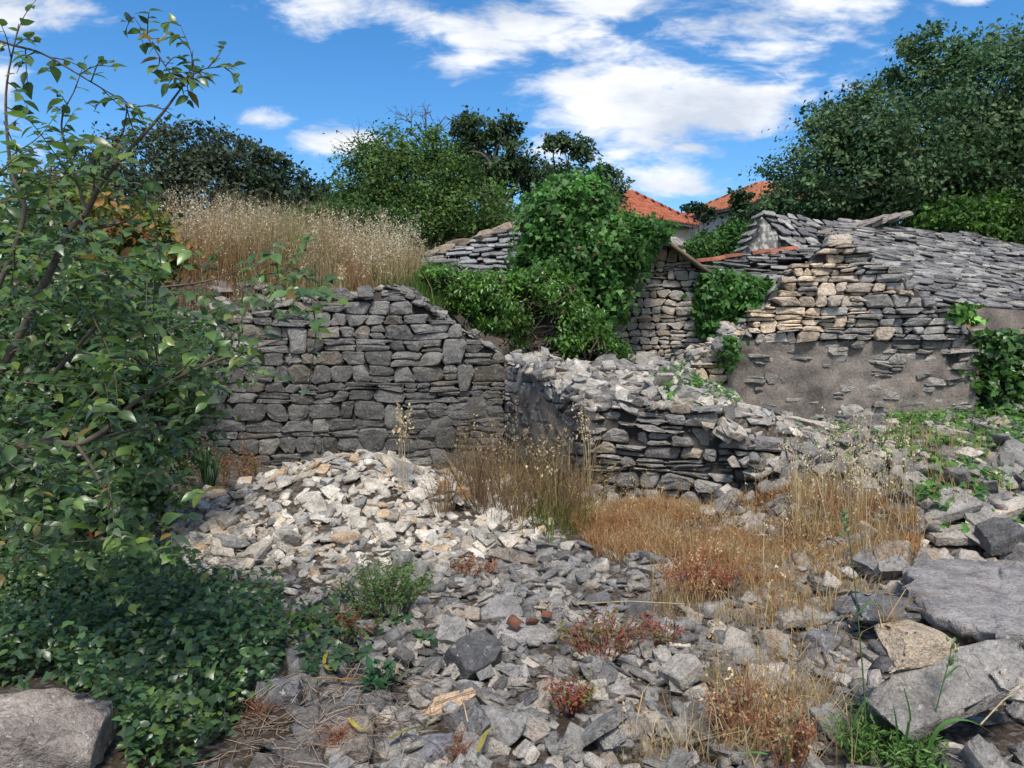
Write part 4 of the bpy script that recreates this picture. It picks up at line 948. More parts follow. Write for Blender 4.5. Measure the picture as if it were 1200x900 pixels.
def crown(lobes, n, size, pal, seed, per=46, spread=0.30, droop=0.3, upw=0.5, shell=0.62, gaps=0.0, warp=.42):
    r = np.random.default_rng(seed)
    w = np.array([(l[1][0] * l[1][1] + l[1][1] * l[1][2] + l[1][0] * l[1][2]) for l in lobes]); w /= w.sum()
    nc = n // per; L = r.choice(len(lobes), nc, p=w)
    c = np.array([l[0] for l in lobes])[L]; rad = np.array([l[1] for l in lobes])[L]
    u = unit(r.normal(size=(nc, 3))); q = shell + (1.04 - shell) * r.random((nc, 1)) ** .7
    q = q * (1 + warp * (fbm(u[:, :1] * 2.3 + L[:, None] * 5, u[:, 2:] * 2.3 + u[:, 1:2] * 2, 3) - .5))
    cc = c + u * rad * q
    if gaps:
        keep = fbm(cc[:, 0] * 1.3 + seed, cc[:, 2] * 1.3 + cc[:, 1] * .7, 2) > gaps; cc, u, rad = cc[keep], u[keep], rad[keep]; nc = len(cc)
    pal = np.array(pal); ccol = pal[r.integers(len(pal), size=nc)] * np.clip(r.lognormal(0, .28, (nc, 1)), .5, 1.8)
    sg = spread * np.cbrt(rad.prod(1))[:, None, None] * r.uniform(.6, 1.2, (nc, 1, 1))
    P = cc[:, None] + r.normal(size=(nc, per, 3)) * sg * np.array([1, 1, .62])
    D = unit(r.normal(size=(nc, per, 3)) + u[:, None] * .6 + np.array([0, 0, -droop]))
    N = unit(r.normal(size=(nc, per, 3)) * .75 + u[:, None] * .7 + np.array([0, 0, upw]))
    S = size * np.clip(r.lognormal(-.08, .32, nc * per), .4, 1.9)
    col = (ccol[:, None] * r.uniform(.8, 1.25, (nc, per, 1))).reshape(-1, 3)
    return P.reshape(-1, 3), N.reshape(-1, 3), D.reshape(-1, 3), S, np.clip(col, 0, .8), cc
def tree(name, label, cat, base, lobes, n, size, pal, seed, tpl=T_DIA, trunk_r=.16, per=46, spread=.30, gaps=0.0, group=None, shell=.55, mat='leaf_dull', limbs=26, hollow=True, droop=.3):
    t = thing(name, label, cat, base, group); r = np.random.default_rng(seed + 1)
    P, N, D, S, c, cc = crown(lobes, n, size, pal, seed, per, spread, gaps=gaps, shell=shell, droop=droop)
    cen = np.average([l[0] for l in lobes], axis=0, weights=[l[1].prod() for l in lobes]); b = np.array(base); acc = Acc()
    fork = b + (cen - b) * 0.55; acc.add(*tube(spline([b, b + (fork - b) * .5 + r.normal(0, .1, 3), fork], 5), np.linspace(trunk_r, trunk_r * .7, 11), 8))
    part('trunk', *acc.get()[:2], t, M['bark'], smooth=True)
    acc = Acc()
    for i in range(limbs):
        e = cc[r.integers(len(cc))]; s = fork + (cen - fork) * r.uniform(0, .6); m_ = (s + e) / 2 + r.normal(0, .12, 3) * np.linalg.norm(e - s)
        pts = spline([s, m_, e], 5); acc.add(*tube(pts, np.linspace(trunk_r * .42, trunk_r * .06, len(pts)), 5))
    part('limbs', *acc.get()[:2], t, M['bark'], smooth=True)
    V, F, col = leaves(P, N, D, S, c, tpl); part('crown', V, F, t, M[mat], col)
    return t
OAK = [(0.062, 0.118, 0.048), (0.052, 0.105, 0.046), (0.085, 0.142, 0.058), (0.11, 0.165, 0.075), (0.044, 0.09, 0.038)]
Y = 21.0
tree('oak_tree', 'huge dark evergreen oak rising over the slab roofs', 'tree', (at(1110, 300, Y)[0], Y, 1.8),
     [lobe_px(*a, Y) for a in ((1040, 200, 120, 72), (1130, 150, 105, 92), (955, 225, 62, 48), (1000, 150, 55, 50), (1085, 75, 45, 40), (1195, 120, 85, 85), (912, 255, 32, 28), (1170, 230, 100, 60), (1270, 170, 90, 110), (1080, 225, 80, 45))],
     110000, .12, OAK, 41, trunk_r=.35, per=64, spread=.15, shell=.5)
tree('tree', 'yellow green leafy tree at the foot of the big oak on the slab roof', 'tree', (at(1160, 300, 18.6)[0], 18.6, 1.8), [lobe_px(*a, 18.6) for a in ((1125, 258, 45, 24), (1175, 262, 55, 32), (1225, 268, 40, 36))],
     9000, .12, [(0.05, 0.115, 0.02), (0.07, 0.15, 0.025), (0.04, 0.09, 0.02)], 42, per=30, spread=.2)
tree('tree', 'rounded light green tree behind the bank', 'tree', (at(490, 300, 24)[0], 24, 2.0), [lobe_px(*a, 24) for a in ((470, 215, 78, 58), (540, 245, 60, 50), (440, 248, 62, 48), (495, 176, 36, 26), (445, 190, 30, 22), (530, 200, 34, 26), (420, 228, 26, 20), (590, 272, 50, 34), (480, 262, 90, 40))],
     68000, .105, [(0.07, 0.135, 0.032), (0.09, 0.155, 0.038), (0.055, 0.105, 0.03)], 43, tpl=T_DIA, per=34, spread=.16, shell=.35, gaps=.30)
tree('tree', 'dark crowned tree with gaps behind the light green tree', 'tree', (at(570, 300, 31)[0], 31, 2.0), [lobe_px(*a, 31) for a in ((560, 152, 32, 17), (592, 158, 22, 18), (545, 180, 26, 20), (610, 188, 30, 22), (570, 200, 42, 22), (630, 218, 28, 24))],
     17000, .17, [(0.05, 0.085, 0.036), (0.06, 0.10, 0.042), (0.04, 0.07, 0.03)], 44, per=26, spread=.22, gaps=.43, shell=.3, trunk_r=.25, limbs=40)
tree('tree', 'slender tree of separate dark tufts left of the red roof', 'tree', (at(672, 300, 30)[0], 30, 2.0), [lobe_px(*a, 30) for a in ((655, 168, 20, 12), (682, 175, 14, 15), (648, 205, 30, 16), (705, 205, 18, 14), (718, 222, 16, 18), (675, 215, 40, 18), (690, 240, 40, 22))],
     11000, .16, [(0.05, 0.09, 0.04), (0.06, 0.105, 0.045)], 45, per=24, spread=.24, gaps=.4, shell=.3, trunk_r=.18, limbs=34)
DK = [(0.048, 0.07, 0.044), (0.058, 0.08, 0.05), (0.075, 0.098, 0.052)]
tree('tree', 'dark bluish evergreen behind the dry grass at the shrub', 'tree', (at(235, 300, 26)[0], 26, 2.4), [lobe_px(*a, 26) for a in ((225, 180, 50, 32), (272, 186, 42, 28), (170, 195, 70, 40), (250, 235, 90, 50), (130, 240, 90, 50))], 22000, .15, DK, 46, per=36, spread=.2)
tree('tree', 'low dark evergreen in the gap between the dry grass and the green tree', 'tree', (at(330, 300, 26)[0], 26, 2.4), [lobe_px(*a, 26) for a in ((312, 204, 34, 26), (345, 228, 35, 24), (300, 250, 50, 40), (385, 240, 45, 26), (350, 268, 60, 34))], 15000, .15, [(0.03, 0.05, 0.028), (0.036, 0.06, 0.03)], 47, per=36, spread=.2)
tree('bush', 'green hedge bush at the edge of the bank behind the wild oats', 'bush', (at(420, 300, 15)[0], 15, 2.3), [lobe_px(*a, 15) for a in ((400, 262, 40, 26), (455, 270, 35, 24), (350, 262, 30, 20))], 7000, .075, [(0.05, 0.11, 0.025), (0.035, 0.08, 0.02)], 48, per=30, spread=.2, limbs=10, trunk_r=.05)
tree('bush', 'bright green bush below the far orange roof', 'bush', (at(835, 310, 20)[0], 20, 1.9), [lobe_px(*a, 20) for a in ((838, 294, 32, 20), (815, 300, 20, 12), (868, 284, 20, 22), (848, 276, 12, 10))], 8000, .10, [(0.06, 0.14, 0.03), (0.045, 0.11, 0.028), (0.08, 0.16, 0.04)], 49, per=30, spread=.22, limbs=10, trunk_r=.06)
tree('tree', 'small dark tree poking up between the two tiled roofs', 'tree', (at(806, 300, 34)[0], 34, 2.0), [lobe_px(*a, 34) for a in ((806, 244, 8, 4), (818, 243, 8, 5), (828, 252, 9, 8))], 1100, .15, [(0.03, 0.06, 0.03)], 50, per=20, spread=.3, limbs=8, trunk_r=.08)
tree('tree', 'dark leafy shoots in front of the orange roof beside the oak', 'tree', (at(880, 300, 30)[0], 30, 2.0), [lobe_px(*a, 30) for a in ((878, 262, 22, 18), (868, 232, 10, 10))], 2600, .15, [(0.035, 0.07, 0.03)], 51, per=20, spread=.3, limbs=8, trunk_r=.08)
# bare twigs above the light green tree
t = thing('dead_branch', 'bare grey twigs sticking up from the light green tree', 'branch', at(492, 200, 24)); acc = Acc(); r = np.random.default_rng(8)
def twigs(acc, p, d, L_, rad, lev, r, px_in=None):
    e = p + d * L_; pts = spline([p, (p + e) / 2 + r.normal(0, .06, 3) * L_, e], 4); acc.add(*tube(pts, np.linspace(rad, rad * .4, len(pts)), 4))
    if lev: 
        for k in range(3): twigs(acc, pts[r.integers(3, len(pts))], unit(d + r.normal(0, .5, 3)), L_ * r.uniform(.5, .75), rad * .55, lev - 1, r)
for px, dx_, L_ in ((492, -.3, .9), (498, .05, .8), (505, .55, .95), (432, -.6, .9)): twigs(acc, at(px, 168 if px > 440 else 190, 24), unit(np.array([dx_, 0, 1.0])), L_, .03, 3, r)
part('twigs', *acc.get()[:2], t, M['bark'])

# ------------------------------------------------------------------ ivy
def ivy(label, lobes, n, size, pal, seed, tpl, per=24, spread=.2, shell=.7, droop=.8, mat='leaf', core=True, upw=.3):
    P, N, D, S, c, cc = crown(lobes, n, size, pal, seed, per, spread, droop=droop, shell=shell, upw=upw, gaps=.30, warp=.55)
    b = np.mean([l[0] for l in lobes], axis=0); t = thing('ivy', label, 'ivy', (b[0], b[1], min(l[0][2] - l[1][2] for l in lobes)), None)
    r = np.random.default_rng(seed + 5); pal_ = np.array(pal); st = Acc(); n_run = int(len(P) / 420); LP, LN, LD = [], [], []
    for k in range(n_run):                                     # runners that hang off or shoot out of the mass
        q = cc[r.integers(len(cc))]; o_ = unit(q - b + r.normal(0, .2, 3)); dn = r.uniform(-.9, .45); L_ = r.uniform(.18, .5)
        s_ = spline([q, q + o_ * L_ * .5 + [0, -.04, dn * L_ * .25], q + o_ * L_ * .7 + [0, -.08, dn * L_]], 5); st.add(*tube(s_, .004, 4)); m_ = 13
        LP.append(s_[np.linspace(2, len(s_) - 1, m_).astype(int)] + r.normal(0, .03, (m_, 3))); LN.append(unit(r.normal(0, .6, (m_, 3)) + o_ + [0, -.3, .5])); LD.append(unit(r.normal(0, .7, (m_, 3)) + [0, 0, -.6]))
    if n_run:
        LP = np.vstack(LP); m_ = len(LP); P, N, D = np.vstack([P, LP]), np.vstack([N, np.vstack(LN)]), np.vstack([D, np.vstack(LD)])
        S = np.r_[S, size * r.uniform(.6, 1.3, m_)]; c = np.vstack([c, pal_[r.integers(len(pal_), size=m_)] * r.uniform(.8, 1.3, (m_, 1))]); part('runners', *st.get()[:2], t, M['bark'])
    dead = r.random(len(c)) < .012; c[dead] = np.array((0.20, 0.13, 0.06)) * r.uniform(.7, 1.3, (dead.sum(), 1))
    V, F, col = leaves(P, N, D, S, c, tpl); part('foliage', V, F, t, M[mat], col)
    if core:                                                   # the tangle of stems inside
        acc = Acc(); r = np.random.default_rng(seed)
        for l in lobes:
            for k in range(26):
                a, b_ = l[0] + unit(r.normal(size=3)) * l[1] * .75, l[0] + unit(r.normal(size=3)) * l[1] * .75
                acc.add(*tube(spline([a, (a + b_) / 2 + r.normal(0, .08, 3), b_], 3), .012, 4))
        part('stems', *acc.get()[:2], t, M['bark'])
    return t
BR = [(0.082, 0.185, 0.032), (0.062, 0.15, 0.028), (0.125, 0.25, 0.048), (0.06, 0.14, 0.03), (0.095, 0.20, 0.036)]
ivy('bright green drooping vine spilling over the wall corner', [lobe_px(*a, 10.9, .42) for a in ((512, 324, 26, 11), (545, 342, 40, 19), (600, 356, 48, 30), (648, 384, 48, 34), (688, 406, 32, 22), (710, 416, 20, 12), (565, 334, 56, 11), (634, 348, 42, 32), (585, 376, 26, 12), (640, 412, 34, 12))],
    34000, .070, BR, 61, T_LAN_ if False else (T_LAN[0] * [1.7, 1, 1], T_LAN[1]), per=30, spread=.24, droop=1.1)
IV = [(0.06, 0.155, 0.036), (0.078, 0.185, 0.042), (0.05, 0.13, 0.032), (0.105, 0.215, 0.058)]
ivy('dark glossy ivy dome smothering the left end of the stone gable', [lobe_px(*a, 11.75, .6) for a in ((678, 305, 62, 58), (652, 262, 34, 38), (722, 288, 34, 32), (674, 234, 36, 26), (760, 272, 20, 11), (690, 352, 36, 42), (638, 318, 28, 36))],
    40000, .075, IV, 62, T_IVY, per=26, spread=.22, mat='ivy')
ivy('dark ivy hanging in the recess beside the stone gable', [lobe_px(*a, 12.2, .4) for a in ((858, 352, 34, 28), (846, 378, 26, 18), (880, 352, 24, 20), (838, 345, 14, 26))], 9000, .085, IV[:3], 63, T_IVY, per=22, spread=.22, mat='ivy')
ivy('light vine climbing at the end of the plastered wall', [lobe_px(*a, 10.6, .3) for a in ((1160, 445, 30, 40), (1185, 430, 25, 30), (1150, 410, 14, 20), (1172, 470, 30, 22))], 5200, .085, [(0.055, 0.13, 0.025), (0.075, 0.16, 0.04), (0.04, 0.10, 0.02)], 64, T_IVY, per=20, spread=.24)
ivy('small sprig of vine on the right shoulder of the dry stone pyramid', [lobe_px(1128, 370, 16, 9, 10.5, .15)], 350, .08, BR, 65, T_IVY, per=14, spread=.4, core=False)
ivy('thin ivy tuft clinging to the left edge of the plaster', [lobe_px(856, 412, 6, 18, 10.6, .1)], 400, .06, IV, 66, T_IVY, per=14, spread=.5, core=False)

# ------------------------------------------------------------------ ground plants
def inpoly(px, py, poly):
    poly = np.asarray(poly, float); inn = np.zeros(len(px), bool); j = len(poly) - 1
    for i in range(len(poly)):
        xi, yi, xj, yj = *poly[i], *poly[j]
        inn ^= ((yi > py) != (yj > py)) & (px < (xj - xi) * (py - yi) / (yj - yi + 1e-12) + xi); j = i
    return inn
def on_ground(poly, n, r, y0=2.0, y1=12.5, dens=None):
    """points on the ground whose pixels fall inside poly"""
    poly = np.asarray(poly, float); out = []; tot = 0
    while tot < n:
        Y = np.sqrt(r.uniform(y0 ** 2, y1 ** 2, 4 * n)); px = r.uniform(poly[:, 0].min(), poly[:, 0].max(), 4 * n); x = (px - 600) / F_PX * Y
        z = hgt(x, Y); q = to_px(np.stack([x, Y, z], 1)); k = inpoly(q[:, 0], q[:, 1], poly)
        if dens is not None: k &= r.random(4 * n) < dens(x, Y)
        out.append(np.stack([x, Y, z], 1)[k]); tot += k.sum()
        if k.sum() == 0: break
    return np.vstack(out)[:n]
def cover(label, poly, n, size, pal, seed, tpl, height=.12, y0=2.0, y1=12.5, patch=1.6, thr=.42, mat='leaf', name='ground_cover'):
    r = np.random.default_rng(seed)
    P = on_ground(poly, n, r, y0, y1, lambda x, y: sstep(thr, thr + .12, fbm(x * patch + seed, y * patch, 3)) + .04)
    n = len(P); hump = fbm(P[:, 0] * 2.2 + seed, P[:, 1] * 2.2, 3); P[:, 2] += r.random(n) * height * (.3 + 1.4 * hump)
    N = unit(r.normal(0, .45, (n, 3)) + [0, -.25, 1]); D = unit(r.normal(size=(n, 3)) * [1, 1, .35])
    pal = np.array(pal); k = (fbm(P[:, 0] * 3, P[:, 1] * 3 + seed) * len(pal) * 1.4 - .2 * len(pal) + r.normal(0, .7, n)).astype(int).clip(0, len(pal) - 1)
    V, F, c = leaves(P, N, D, size * r.uniform(.55, 1.3, n), pal[k] * r.uniform(.75, 1.25, (n, 1)), tpl)
    o = single(name, V, F, M[mat], (0, 0, 0), c); tag(o, label, 'ground cover', kind='stuff'); return o
GC = [(0.045, 0.10, 0.045), (0.06, 0.125, 0.052), (0.08, 0.15, 0.05), (0.05, 0.09, 0.05), (0.12, 0.19, 0.05)]
cover('low dark ivy carpeting the ground under the shrub', [(-60, 640), (110, 650), (210, 690), (330, 730), (338, 770), (320, 800), (285, 838), (245, 900), (150, 915), (130, 830), (60, 800), (-60, 820)], 9000, .040, GC, 71, T_OV, .24, 2.0, 6, 1.7, .22)
cover('low dark ivy carpeting the ground under the shrub', [(-60, 640), (110, 650), (210, 690), (330, 730), (338, 770), (320, 800), (285, 838), (245, 900), (150, 915), (130, 830), (60, 800), (-60, 820)], 6000, .038, GC, 77, T_IVY, .24, 2.0, 6, 1.7, .25)
cover('low dark ivy carpeting the ground under the shrub', [(330, 720), (400, 700), (470, 720), (520, 760), (430, 780), (360, 800)], 420, .042, GC, 72, T_IVY, .06, 2.5, 6, 2.5, .45)
cover('green leafy vine among the rubble behind the broken wall', [(765, 440), (800, 425), (862, 415), (866, 470), (845, 495), (780, 480)], 900, .06, BR, 73, T_IVY, .06, 7, 12, 1.5, .3)
cover('green leafy vine under the plastered wall', [(880, 520), (930, 500), (1000, 492), (1060, 490), (1130, 478), (1230, 470), (1230, 520), (1150, 515), (1090, 520), (1030, 545), (960, 540), (900, 545)], 2000, .062, BR, 74, T_IVY, .10, 6.5, 11, 2.0, .50)
cover('sprigs of vine between the fallen blocks', [(1050, 520), (1200, 510), (1220, 640), (1110, 630), (1060, 570)], 700, .07, BR, 75, T_IVY, .06, 4, 9, 2.2, .52)
def grass_mesh(P, h, w, lean, col, r, az=None):
    n = len(P); az = r.uniform(0, 2 * math.pi, n) if az is None else az; l = np.abs(r.normal(0, lean, n)) + .03
    L_ = np.stack([np.cos(az), np.sin(az), np.zeros(n)], 1); fa = r.uniform(0, math.pi, n); B = np.stack([np.cos(fa), np.sin(fa), np.zeros(n)], 1) * w[:, None]
    h_ = h[:, None]; up_ = np.array([0, 0, 1.0])
    m1 = P + up_ * h_ * .5 + L_ * h_ * l[:, None] * .3; tip = P + up_ * h_ * (1 - .35 * np.minimum(l[:, None], 1.6)) + L_ * h_ * l[:, None]
    V = np.stack([P - B, P + B, m1 - B * .75, m1 + B * .75, tip], 1).reshape(-1, 3)
    F = (np.array([(0, 1, 3), (0, 3, 2), (2, 3, 4)])[None] + 5 * np.arange(n)[:, None, None]).reshape(-1, 3)
    return V, F, np.repeat(col, 5, axis=0), m1, tip
def oats(P, h, r, pal, n_sp=16, sp=.02, lean=.18, w=.0022):
    """straw stems with hanging spikelets"""
    n = len(P); col = np.array(pal)[r.integers(len(pal), size=n)] * r.uniform(.8, 1.2, (n, 1))
    V, F, c, m1, tip = grass_mesh(P, h, np.full(n, w), lean, col, r); acc = Acc(); acc.add(V, F); acc.c = [c]
    t = r.uniform(0.15, 1.0, (n, n_sp, 1)); pos = m1[:, None] * (1 - t) + tip[:, None] * t; side = r.normal(size=(n, n_sp, 3)) * [1, 1, .3] * (0.05 * (1.15 - t)) * (h[:, None, None] / .8)
    pos = (pos + side).reshape(-1, 3); k = len(pos); D = unit(r.normal(0, .45, (k, 3)) + [0, 0, -1]); N = unit(r.normal(size=(k, 3)) + [0, -.6, .1])
    V, F, c = leaves(pos, N, D, sp * r.uniform(.7, 1.4, k), np.repeat(col, n_sp, axis=0) * r.uniform(.9, 1.4, (k, 1)), T_DIA); acc.add(V, F); acc.c.append(c)
    return acc
def meadow(label, P, h, w, lean, pal, seed, oat=0, oat_h=(.6, .9), oat_pal=None, n_sp=16, sp=.02, name='dry_grass', oP=None, tall=None):
    r = np.random.default_rng(seed); n = len(P); pal = np.array(pal)
    k = (fbm(P[:, 0] * 2.5 + seed, P[:, 1] * 2.5) * len(pal) * 1.6 - .3 * len(pal) + r.normal(0, .8, n)).astype(int).clip(0, len(pal) - 1)
    V, F, c, _, _ = grass_mesh(P, r.uniform(*h, n) * (.25 + 1.5 * fbm(P[:, 0] * 1.5, P[:, 1] * 1.5 + seed)) * (tall(P) if tall else 1), r.uniform(*w, n), lean, pal[k] * r.uniform(.7, 1.25, (n, 1)), r)
    acc = Acc(); acc.add(V, F); acc.c = [c]
    if oat:
        Q = (P if oP is None else oP); Q = Q[r.integers(len(Q), size=oat)]; a2 = oats(Q, r.uniform(*oat_h, oat), r, oat_pal or pal, n_sp, sp); v, f, c2 = a2.get(); acc.add(v, f); acc.c.append(c2)
    V, F, c = acc.get(); o = single(name, V, F, M['grass'], (0, 0, 0), c); tag(o, label, 'grass', kind='stuff'); return o
STRAW = [(0.36, 0.23, 0.11), (0.43, 0.29, 0.13), (0.46, 0.35, 0.19), (0.50, 0.42, 0.26), (0.30, 0.19, 0.09)]
r = np.random.default_rng(80)
xb = r.uniform(-4.6, -0.95, 26000); yb_ = yA(xb) + .25 + r.random(26000) ** 1.4 * 4.2; kk = (r.random(26000) < sstep(-1.25, -1.75, xb) + .03)
PB = np.stack([xb, yb_, terrain(xb, yb_)], 1)[kk]
meadow('tall pale wild oats and brown grass on top of the bank', PB, (.25, .95), (.002, .004), .5, [(0.27, 0.16, 0.09), (0.36, 0.23, 0.13), (0.42, 0.32, 0.19), (0.12, 0.15, 0.04), (0.47, 0.39, 0.25)], 81, 1500, (.5, 1.2), [(0.46, 0.39, 0.26), (0.40, 0.32, 0.20), (0.56, 0.50, 0.37)], 18, .023, tall=lambda P: .8 + .45 * sstep(-1.9, -3.2, P[:, 0]))
xg = r.uniform(-2.6, -0.9, 2200); yg = yA(xg) + .2 + r.random(2200) * .8
meadow('fresh green grass edging the top of the dark wall', np.stack([xg, yg, terrain(xg, yg)], 1), (.12, .32), (.003, .006), .5, [(0.06, 0.14, 0.03), (0.09, 0.17, 0.04)], 82, name='green_grass')
FIELD = [(664, 612), (700, 598), (760, 592), (850, 588), (930, 575), (1060, 590), (1085, 625), (1078, 660), (1010, 668), (940, 680), (860, 690), (780, 680), (700, 652)]
PF = on_ground(FIELD, 20000, r, 4.4, 8.2, lambda x, y: .12 + sstep(.36, .5, fbm(x * 2.2, y * 2.2 + 8)))
meadow('short orange straw grass in front of the broken wall', PF, (.04, .16), (.0018, .0038), .95, [(0.34, 0.18, 0.09), (0.39, 0.22, 0.105), (0.42, 0.28, 0.14), (0.47, 0.37, 0.22)], 83, 260, (.2, .45), STRAW, 10, .014)
PT = on_ground([(925, 575), (980, 560), (1060, 575), (1080, 625), (1010, 655), (930, 640)], 1300, r, 4.6, 8.2)
meadow('tall straw coloured grass left of the fallen blocks', PT, (.14, .44), (.0018, .0035), .45, [(0.47, 0.36, 0.19), (0.53, 0.44, 0.26), (0.42, 0.28, 0.13)], 84, 110, (.4, .85), [(0.56, 0.48, 0.32)], 12, .018)
PW = on_ground([(470, 585), (560, 560), (690, 568), (700, 610), (655, 635), (600, 625), (540, 600)], 1000, r, 5.8, 9.8, lambda x, y: sstep(.40, .55, fbm(x * 3, y * 3 + 2)))
meadow('tangled dead brown weeds in the corner of the ruin', PW, (.10, .80), (.0018, .004), .9, [(0.10, 0.065, 0.04), (0.16, 0.11, 0.055), (0.24, 0.17, 0.08), (0.36, 0.28, 0.14)], 85, 34, (.4, .95), [(0.40, 0.33, 0.21), (0.30, 0.22, 0.13)], 18, .028)
meadow('green weeds at the foot of the dead brown weeds', on_ground([(600, 600), (690, 600), (700, 630), (640, 640)], 260, r, 5.5, 8.5), (.08, .25), (.003, .006), .5, [(0.10, 0.14, 0.03), (0.16, 0.17, 0.05)], 86, name='green_weeds')
meadow('sparse straw between the stones near the red weeds', on_ground([(760, 690), (1000, 670), (1060, 720), (980, 800), (1010, 900), (700, 900), (760, 800)], 2600, r, 2.4, 5.6, lambda x, y: sstep(.52, .6, fbm(x * 2, y * 2 + 4))), (.05, .22), (.0012, .0028), .9, STRAW, 87, 60, (.2, .4), STRAW, 10, .016)
meadow('thin straw poking out of the rubble on the right slope', on_ground([(860, 520), (1200, 500), (1200, 650), (1080, 640), (960, 560)], 700, r, 4, 9, lambda x, y: sstep(.5, .6, fbm(x * 2, y * 2))), (.1, .35), (.0015, .003), .5, STRAW, 88)
# two tall dead stalks
for (px, py, top, lab) in ((470, 575, 472, 'tall pale dead stalk standing alone before the dark wall'), (690, 592, 488, 'tall bundle of straw leaning on the broken wall end'), (400, 352, 318, 'pale dry stalk standing on top of the dark wall')):
    b = ground_hit(px, py) if py > 400 else np.array([at(px, py, 9.7)[0], 9.75, 2.2]); hh = (py - top) * b[1] / F_PX * 1.05
    t = thing('dead_stalk', lab, 'plant', b, 'tall dead stalks'); r2 = np.random.default_rng(px)
    acc = oats(b + np.c_[r2.normal(0, .02, (7, 2)), np.zeros(7)], hh * r2.uniform(.85, 1.05, 7), r2, [(0.52, 0.43, 0.28), (0.44, 0.34, 0.2)], 20, .026, .12, .004)
    part('stems', *acc.get()[:2], t, M['grass'], acc.get()[2])

# ------------------------------------------------------------------ single weeds
def weed(name, label, cat, px, py, hpx, wpx, n_st, n_lf, size, pal, stem_col, seed, tpl=T_DIA, group=None, lean=.6, up=True, p=None):
    p = ground_hit(px, py) if p is None else p; k = p[1] / F_PX; h, w = hpx * k, wpx * k / 2; r = np.random.default_rng(seed)
    t = thing(name, label, cat, p, group); acc = Acc(); LP, LD = [], []
    for i in range(n_st):
        a = r.uniform(0, 6.28); rr = w * math.sqrt(r.random()); b = p + [math.cos(a) * rr * .45, math.sin(a) * rr * .45, -.02]
        e = p + [math.cos(a) * rr, math.sin(a) * rr, h * r.uniform(.45, 1.05) * (1 - .35 * (rr / w) ** 2)]
        m_ = (b + e) / 2 + [0, 0, h * .12] + r.normal(0, .012, 3); pts = spline([b, m_, e], 4)
        acc.add(*tube(pts, np.linspace(.0032, .0012, len(pts)), 3), np.array(stem_col) * r.uniform(.7, 1.3))
        q = r.uniform(.25, 1, n_lf); ii = (q * (len(pts) - 1)).astype(int).clip(0, len(pts) - 2); LP.append(pts[ii] + (pts[ii + 1] - pts[ii]) * r.random((n_lf, 1)) + r.normal(0, .012, (n_lf, 3))); LD.append(r.normal(size=(n_lf, 3)) + [0, 0, .5])
    V, F, c = acc.get(); part('stems', V, F, t, M['twig'], c)
    LP, LD = np.vstack(LP), np.vstack(LD); n = len(LP); pal = np.array(pal)
    kk = (fbm(LP[:, 0] * 9 + seed, LP[:, 1] * 9 + LP[:, 2] * 9) * len(pal) * 1.5 - .25 * len(pal) + r.normal(0, .6, n)).astype(int).clip(0, len(pal) - 1)
    V, F, c = leaves(LP, unit(r.normal(0, .6, (n, 3)) + [0, -.2, 1]), LD, size * r.uniform(.6, 1.3, n), pal[kk] * r.uniform(.75, 1.25, (n, 1)), tpl)
    part('foliage', V, F, t, M['leaf_dull'], c); return t
GRN = [(0.07, 0.14, 0.04), (0.10, 0.17, 0.05), (0.055, 0.11, 0.035)]
RED = [(0.24, 0.06, 0.045), (0.26, 0.10, 0.055), (0.17, 0.14, 0.05), (0.12, 0.15, 0.05), (0.16, 0.16, 0.06)]
RST = [(0.27, 0.12, 0.06), (0.32, 0.19, 0.10), (0.22, 0.08, 0.05), (0.33, 0.25, 0.14), (0.14, 0.14, 0.05)]
weed('weed', 'bushy green weed growing at the foot of the pale heap', 'weed', 452, 716, 66, 120, 60, 26, .030, GRN, (0.12, 0.10, 0.05), 101, T_LAN and (T_LAN[0] * [1.5, 1, 1], T_LAN[1]))
weed('weed', 'low green weed with red stems beside the bushy green weed', 'weed', 400, 745, 36, 110, 34, 18, .028, GRN + [(0.2, 0.07, 0.04)], (0.22, 0.08, 0.05), 102)
weed('red_weed', 'rusty red stonecrop mat at the edge of the pale heap', 'weed', 555, 672, 20, 68, 40, 12, .016, RST, (0.3, 0.1, 0.05), 103)
weed('red_weed', 'large patch of crimson and green weed in the middle of the grey rubble', 'weed', 706, 758, 40, 135, 64, 12, .020, RED, (0.22, 0.07, 0.05), 104)
weed('red_weed', 'crimson weed sprays right of the large crimson patch', 'weed', 770, 752, 34, 70, 30, 16, .018, RED[:2] + RED, (0.24, 0.07, 0.05), 105)
weed('red_weed', 'dark red wiry weed at the front edge of the straw grass', 'weed', 818, 695, 52, 110, 70, 16, .018, [(0.24, 0.07, 0.04), (0.30, 0.13, 0.06), (0.36, 0.22, 0.11)], (0.26, 0.08, 0.05), 106)
weed('red_weed', 'rust red dock plant at the bottom edge of the rubble', 'weed', 868, 868, 85, 135, 50, 14, .020, RST, (0.28, 0.12, 0.06), 107)
weed('red_weed', 'rust red seedy plant left of the bright grass at the bottom', 'weed', 925, 895, 76, 80, 30, 14, .019, RST, (0.28, 0.12, 0.06), 108)
weed('red_weed', 'small green and red weed below the large crimson patch', 'weed', 672, 828, 40, 70, 26, 16, .022, RED[2:] + RED, (0.3, 0.06, 0.04), 109)
weed('weed', 'green bedstraw sprawling below the cream boulder', 'weed', 1010, 890, 74, 90, 40, 20, .030, [(0.09, 0.19, 0.045), (0.12, 0.22, 0.06)], (0.12, 0.16, 0.06), 110, T_LAN)
weed('weed', 'green leafy weed among the stones at the left of the twigs', 'weed', 446, 805, 30, 44, 8, 7, .05, [(0.04, 0.11, 0.05)], (0.1, 0.1, 0.05), 111, T_OV)
